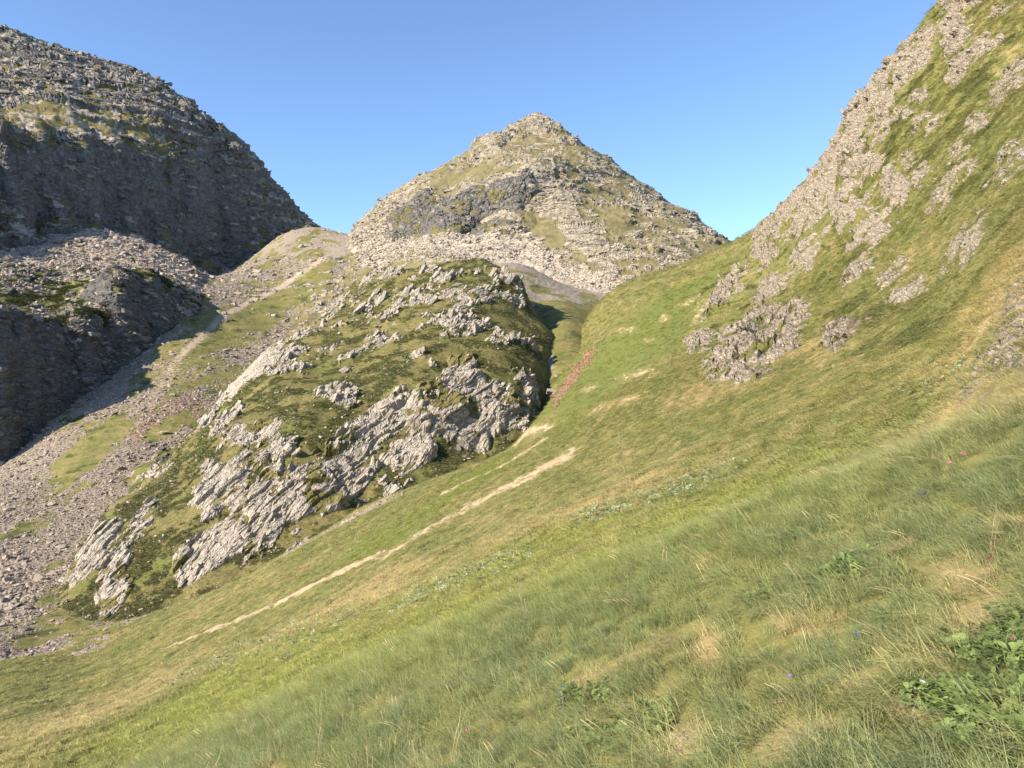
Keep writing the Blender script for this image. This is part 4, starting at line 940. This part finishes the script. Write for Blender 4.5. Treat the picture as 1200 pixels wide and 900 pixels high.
def bush(name, seed, n, size):
    r = np.random.default_rng(seed); V, T, B = [], [], []
    for k in range(n):
        v = r.normal(size=3); v[2] = abs(v[2])*0.6; v /= np.linalg.norm(v); c = v*np.array([1, 1, 0.55])*r.uniform(0.55, 1.0)*(1+0.25*math.sin(3*math.atan2(v[1], v[0])+seed))
        a, b2 = r.normal(size=3), r.normal(size=3); a /= np.linalg.norm(a); b2 -= a*(a@b2); b2 /= np.linalg.norm(b2); i = len(V)
        V += [c-a*size, c+b2*size*0.5, c+a*size, c-b2*size*0.5]; T += [(i, i+1, i+2), (i, i+2, i+3)]; B += [r.random()]*4
    return with_blade(new_mesh(name, np.array(V), np.array(T), SHRUBM, smooth=True), B)
HL = LANDS['hillside']; HSF = SURF['hillside']
from mathutils.kdtree import KDTree
def ground_pick(x, y):
    """nearest displaced ground vertex of the hillside for plan points, through the bearing grid"""
    C, N = HSF['C'], HSF['N']; px = 600+F*x/y; P = HSF['p'].reshape(C, N, 3); pc = 600+F*HSF['X'].reshape(C, N)[:, 0]/HSF['Y'].reshape(C, N)[:, 0]
    ci = np.clip(np.searchsorted(pc, px), 1, C-1); ci = ci-(px-pc[ci-1] < pc[ci]-px); out = np.empty(len(x), np.int64); Yg = HSF['Y'].reshape(C, N)
    order = np.argsort(ci); cs, st = np.unique(ci[order], return_index=True); st = np.r_[st, len(order)]
    for k, cc in enumerate(cs):
        m = order[st[k]:st[k+1]]; j = np.clip(np.searchsorted(Yg[cc], y[m]), 0, N-1); out[m] = cc*N+j
    return out
def plan_sample(y0, y1, dens, px0=-60, px1=1260):
    if y0 < 5: px0, px1 = -520, 1850
    n = int(dens*(px1-px0)/F*(y1*y1-y0*y0)/2); y = np.sqrt(rng.uniform(y0*y0, y1*y1, n)); x = (rng.uniform(px0, px1, n)-600)/F*y; return x, y
def project(p): return 600+F*p[:, 0]/p[:, 1], 450-F*p[:, 2]/p[:, 1]
down = math.atan2(0.15, -0.5)
def place_source(name, me, px, py, label):
    x, y = HL.hit(px, py); v = ground_pick(np.array([x]), np.array([y]))[0]
    o = link(name, me, kind='stuff', label=label); o.location = HSF['p'][v]; o.rotation_euler = (0, 0, down); o.scale = (0.4, 0.4, 0.4) if name == 'leafy_plant' else (0.75, 0.75, 0.75); return o
TUFTS = [tuft('grass_tuft', 1, 46, 0.34, 0.10, 0.85, 0.0022, 0.6), tuft('grass_tuft', 2, 46, 0.28, 0.09, 0.6, 0.0022, 0.8), tuft('grass_tuft', 3, 40, 0.42, 0.09, 1.05, 0.0020, 0.5),
         tuft('grass_tuft', 4, 50, 0.20, 0.12, 0.7, 0.0024, 0.6), tuft('grass_tuft', 5, 7, 0.50, 0.08, 0.7, 0.0014, 1.0, 1.6),
         tuft('grass_tuft', 6, 34, 0.30, 0.16, 0.8, 0.007, 0.5), tuft('grass_tuft', 7, 34, 0.24, 0.18, 0.9, 0.008, 0.4)]
SRC_T = [place_source('grass_tuft', m, 820+45*k, 790+12*k, 'long alpine grass tuft on the near slope') for k, m in enumerate(TUFTS)]
A, B_, D, L_ = (np.array(v) for v in ((0.32, 0.32, 0.115), (0.20, 0.245, 0.085), (0.60, 0.50, 0.27), (0.33, 0.36, 0.09)))
BLUE = np.array((0.190, 0.252, 0.125))
def grass_tint(v, near):
    p = HSF['p'][v]; M = HSF['M']; n1 = np.clip(0.5+1.1*fbm(p/np.array([3.0, 5, 3]), 4, 801), 0, 1)[:, None]; n2 = np.clip(0.5+1.2*fbm(p/0.8+7, 3, 802), 0, 1)[:, None]
    c = A*(1-n1)+B_*n1; nb = near[:, None]*np.clip(0.35+0.75*n2, 0, 1); c = c*(1-nb)+BLUE*nb
    l = np.clip(M.lush[v], 0, 1)[:, None]*0.8; c = c*(1-l)+L_*l
    d = np.clip(M.dry[v]*0.75+rng.normal(0, 0.12, len(v)), 0, 1)[:, None]*(1-0.25*near[:, None]); c = c*(1-d)+D*d
    return np.concatenate([c*rng.uniform(0.75, 1.25, (len(v), 1)), np.ones((len(v), 1))], 1)
def grass(name, y0, y1, dens, size, kinds, probs, label, grow=0.0, keep=0.5, mul=None):
    x, y = plan_sample(y0, y1, dens); v = ground_pick(x, y); M = HSF['M']; p = HSF['p'][v]
    px, py = project(p); bare = np.maximum(np.maximum(M.dirt[v], M.scree[v]), M.rock[v])
    ok = (py < 1250) & (py > -40) & (rng.random(len(v)) > bare*1.2) & (HSF['p0'][v, 2] > HSF['top'][v]-0.4) & ((HSF['n'][v]*p).sum(1) < 0.02*y)
    v, x, y = v[ok], x[ok], y[ok]; p = np.stack([x, y, HSF['p'][v, 2]], 1); n = len(v)
    s = size*(1+grow*y/y1)*rng.uniform(0.6, 1.25, n)*(0.8+0.5*np.clip(0.5+fbm(p/1.7, 2, 811), 0, 1))
    rot = np.stack([rng.normal(0, 0.12, n), 0.42+rng.normal(0, 0.15, n), down+rng.normal(0, 0.55, n)], 1)
    near = sstep(36, 9, y); t = grass_tint(v, near); k = rng.choice(kinds, n, p=probs); k = np.where((k == 4) & (y < 3.2), 0, k); t[k == 4, :3] = np.array((0.55, 0.46, 0.28))*rng.uniform(0.7, 1.1, ((k == 4).sum(), 1))
    print(name, n); return scatter(name, p, rot, np.repeat(s[:, None], 3, 1), k, t, SRC_T, label)
grass('near_grass', 0.9, 20, 105, 0.70, [0, 1, 2, 3, 4], [0.30, 0.18, 0.22, 0.27, 0.03], 'long bluish green tussock grass of the near slope', 0.5)
grass('meadow_grass', 19, 62, 14, 1.25, [5, 6, 1], [0.5, 0.4, 0.1], 'yellow green meadow grass across the middle slope', 0.5)
grass('far_meadow_grass', 60, 200, 2.6, 1.6, [5, 6], [0.5, 0.5], 'short turf of the upper meadow', 0.8)
grass('saddle_grass', 200, 470, 0.3, 3.2, [5, 6], [0.5, 0.5], 'green turf of the saddle below the central peak', 0.5)
print('grass', round(time.time()-T0, 1))

# low dark shrubs and turf on the knoll, the terrace and the ridge
BUSHES = [bush('dwarf_shrub', k, 90, 0.16) for k in range(3)]
SRC_B = []
for k, (px, py, lab) in enumerate(((195, 537, 'round dark bush on the left shoulder of the knoll'), (1182, 186, 'dark bush hugging the whitish rock by the right edge'), (300, 471, 'dark round bush on the upper left side of the knoll'))):
    ld = 'hillside' if px > 1000 else 'knoll'; x, y = LANDS[ld].hit(px, py); z = float(LANDS[ld].H(np.array([x]), np.array([y]))[0])
    o = link('shrub', BUSHES[k], label=lab, category='bush'); o.location = (x, y, z+0.3); o.scale = (1.7, 1.7, 1.7) if px < 1000 else (0.9, 0.9, 0.9); SRC_B.append(o)
def shrubs(name, land, box, n, px, key, label, tint, src, extra=None, flat=1.0, lo=0.3):
    cand, S = visible_vertices(land, *box); wt = np.clip(getattr(S['M'], key)[cand]-lo, 0, 1)*(1-np.clip(S['M'].rock[cand]*1.3, 0, 1))
    if extra is not None: wt = wt*extra(S['p'][cand])
    n = min(n, int((wt > 0.01).sum())); wt = wt+1e-9; v = cand[rng.choice(len(cand), n, replace=False, p=wt/wt.sum())]; s = px*S['p'][v, 1]/F*rng.uniform(0.6, 1.5, n)
    t = np.concatenate([np.array(tint)*rng.uniform(0.7, 1.35, (n, 1))*rng.uniform(0.92, 1.08, (n, 3)), np.ones((n, 1))], 1)
    rot = np.stack([rng.normal(0, .2, n), rng.normal(0, .2, n), rng.uniform(-3, 3, n)], 1)
    return scatter(name, S['p'][v], rot, s[:, None]*np.array([1, 1, flat]), rng.integers(0, len(src), n), t, src, label)
shrubs('knoll_shrubs', 'knoll', (30, 720, 280, 740), 13000, 2.4, 'shrub', 'low dark heath and juniper on the knoll', (0.105, 0.106, 0.039), SRC_B, flat=0.7, lo=0.15)
shrubs('terrace_shrubs', 'crag', (-40, 300, 280, 440), 2600, 3.0, 'shrub', 'dark juniper mats on the terrace above the crag', (0.06, 0.072, 0.02), SRC_B, flat=0.6)
shrubs('ridge_shrubs', 'hillside', (800, 1230, -20, 420), 3500, 2.4, 'shrub', 'dark low shrubs between the rocks of the right ridge', (0.068, 0.08, 0.024), SRC_B, flat=0.6)
def allm(S_): return np.ones(len(S_))
for ld, n, px, lab, box in (('knoll', 22000, 2.0, 'olive turf between the rocks of the knoll', (30, 720, 280, 740)), ('hillside', 13000, 2.2, 'rough turf of the right ridge', (780, 1230, -20, 460))):
    S = SURF[ld]; S['M'].turf = np.clip(1-S['M'].rock-S['M'].dirt, 0, 1); cand, _ = visible_vertices(ld, *box); wt = S['M'].turf[cand]*(S['p'][cand, 1] > 60)
    v = cand[rng.choice(len(cand), n, replace=False, p=wt/wt.sum())]; d = np.clip(S['M'].dry[v]+rng.normal(0, .15, n), 0, 1)[:, None]; lu = np.clip(S['M'].lush[v], 0, 1)[:, None]
    c = (np.array((0.160, 0.160, 0.056))*(1-lu)+np.array((0.145, 0.170, 0.046))*lu)*(1-d*0.8)+D*0.9*d*0.8
    s = px/0.3*S['p'][v, 1]/F*rng.uniform(0.7, 1.4, n)
    scatter(('knoll' if ld == 'knoll' else 'ridge')+'_turf', S['p'][v], np.stack([rng.normal(0, .15, n), rng.normal(0, .15, n), rng.uniform(-3, 3, n)], 1), np.repeat(s[:, None], 3, 1), rng.integers(5, 7, n),
            np.concatenate([c*rng.uniform(0.75, 1.3, (n, 1)), np.ones((n, 1))], 1), SRC_T, lab)
# pale leaf patches on the meadow and leafy weeds near the camera
LEAVES = [leafy('leafy_plant', 31+k, 12, 0.16, 0.055, 0.35, LEAFM) for k in range(3)]
SRC_L = [place_source('leafy_plant', m, px, py, 'low leafy plants growing among the near grass') for m, px, py in zip(LEAVES, (1120, 1150, 1175), (800, 830, 770))]
def leaves(name, polys, n, size, tint, label, land='hillside', soft=0.35):
    S = HSF; w_ = poly_mask('hillside', polys, S['X'], S['Y'], soft, 0.25); c = np.nonzero(w_ > 0.15)[0]
    if len(c) == 0: return
    g = np.clip(w_[c]*(0.4+1.5*fbm(S['p'][c]/np.array([1.0, 2.0, 1.0])/max(0.3, size*1.5), 3, 820)), 0.0, 1)*S['Y'][c]**1.0+1e-9; v = c[rng.choice(len(c), n, p=g/g.sum())]
    Yd = S['Y'][v]; j = rng.normal(0, 1, (n, 3))*(0.7*Yd/F)[:, None]*np.array([1, 1, 0.1]); s = size*rng.uniform(0.6, 1.4, n)
    t = np.concatenate([np.array(tint)*rng.uniform(0.75, 1.3, (n, 1)), np.ones((n, 1))], 1)
    return scatter(name, S['p'][v]+j+np.array([0, 0, 0.03]), np.stack([rng.normal(0, .2, n), rng.normal(-.3, .2, n), rng.uniform(-3, 3, n)], 1), np.repeat(s[:, None], 3, 1), rng.integers(0, 3, n), t, SRC_L, label)
leaves('pale_leaf_patch', [stroke([(690,606),(740,590),(790,572),(835,556)], 4, 9)], 520, 0.8, (0.29, 0.34, 0.20), 'broad patch of pale grey green leaves on the middle slope')
leaves('pale_leaf_patch', [stroke([(470,708),(500,694),(545,676),(600,655),(620,648)], 6, 3)], 480, 0.7, (0.31, 0.35, 0.22), 'narrow strip of pale leaves below the worn path')
leaves('pale_leaf_patch', [stroke([(235,785),(285,765),(340,747),(390,733)], 4, 9)], 480, 0.75, (0.31, 0.35, 0.22), 'lowest strip of pale leaves on the lower left slope')
leaves('pale_leaf_patch', [stroke([(1050,462),(1090,450),(1125,436)], 4, 5)], 160, 0.6, (0.30, 0.34, 0.20), 'small pale leaf patch left of the right hand bank')
leaves('weeds', [oval(1150,800,70,55,20), oval(985,672,40,10,25), oval(1195,740,30,30,0)], 500, 0.18, (0.17, 0.235, 0.075), 'dense green leafy weeds in the lower right corner')
leaves('weeds', [oval(690,815,40,12,15), oval(880,705,30,8,25), oval(740,850,60,14,10)], 200, 0.17, (0.18, 0.24, 0.08), 'small leafy weeds scattered in the near grass')
# wildflowers
def flower(seed):
    r = np.random.default_rng(seed); V, T = [], []
    for k in range(6):
        a = k*math.pi/3; d = np.array([math.cos(a), math.sin(a), 0]); s = np.array([-d[1], d[0], 0]); i = len(V)
        V += [np.array([0, 0, .22]), d*.010-s*.006+np.array([0, 0, .228]), d*.018+np.array([0, 0, .224]), d*.010+s*.006+np.array([0, 0, .228])]; T += [(i, i+1, i+2), (i, i+2, i+3)]
    i = len(V); V += [np.array([-.0012, 0, 0]), np.array([.0012, 0, 0]), np.array([0, 0, .22])]; T += [(i, i+1, i+2)]
    return with_blade(new_mesh('wildflower', np.array(V), np.array(T), LEAFM), np.full(len(V), 0.6))
FL = flower(3); fx = [(1075, 600, 'violet'), (850, 618, 'pink'), (720, 690, 'pink'), (940, 645, 'violet'), (1000, 780, 'violet'), (1155, 690, 'pink'), (560, 880, 'pink'), (660, 835, 'violet'), (1080, 848, 'white'), (957, 830, 'violet'), (1172, 790, 'pink'), (1125, 560, 'pink')]
SRC_F = [place_source('wildflower', FL, 1075, 600, 'tiny wildflower in the near grass')]
pts, tn = [], []
TC = {'violet': (0.16, 0.15, 0.45), 'pink': (0.50, 0.10, 0.22), 'white': (0.75, 0.75, 0.72)}
for px, py, cname in fx:
    for q in range(rng.integers(1, 4)):
        x, y = HL.hit(px+rng.normal(0, 9), py+rng.normal(0, 6)); v = ground_pick(np.array([x]), np.array([y]))[0]; pts.append((x, y, HSF['p'][v, 2]+0.03)); tn.append((*TC[cname], 1))
n = len(pts); scatter('wildflowers', np.array(pts), np.stack([rng.normal(0, .3, n), rng.normal(0, .3, n), rng.uniform(-3, 3, n)], 1), np.repeat(rng.uniform(0.55, 0.9, (n, 1)), 3, 1), np.zeros(n), np.array(tn), SRC_F, 'sparse pink and violet flowers in the near grass')
print('plants', round(time.time()-T0, 1))
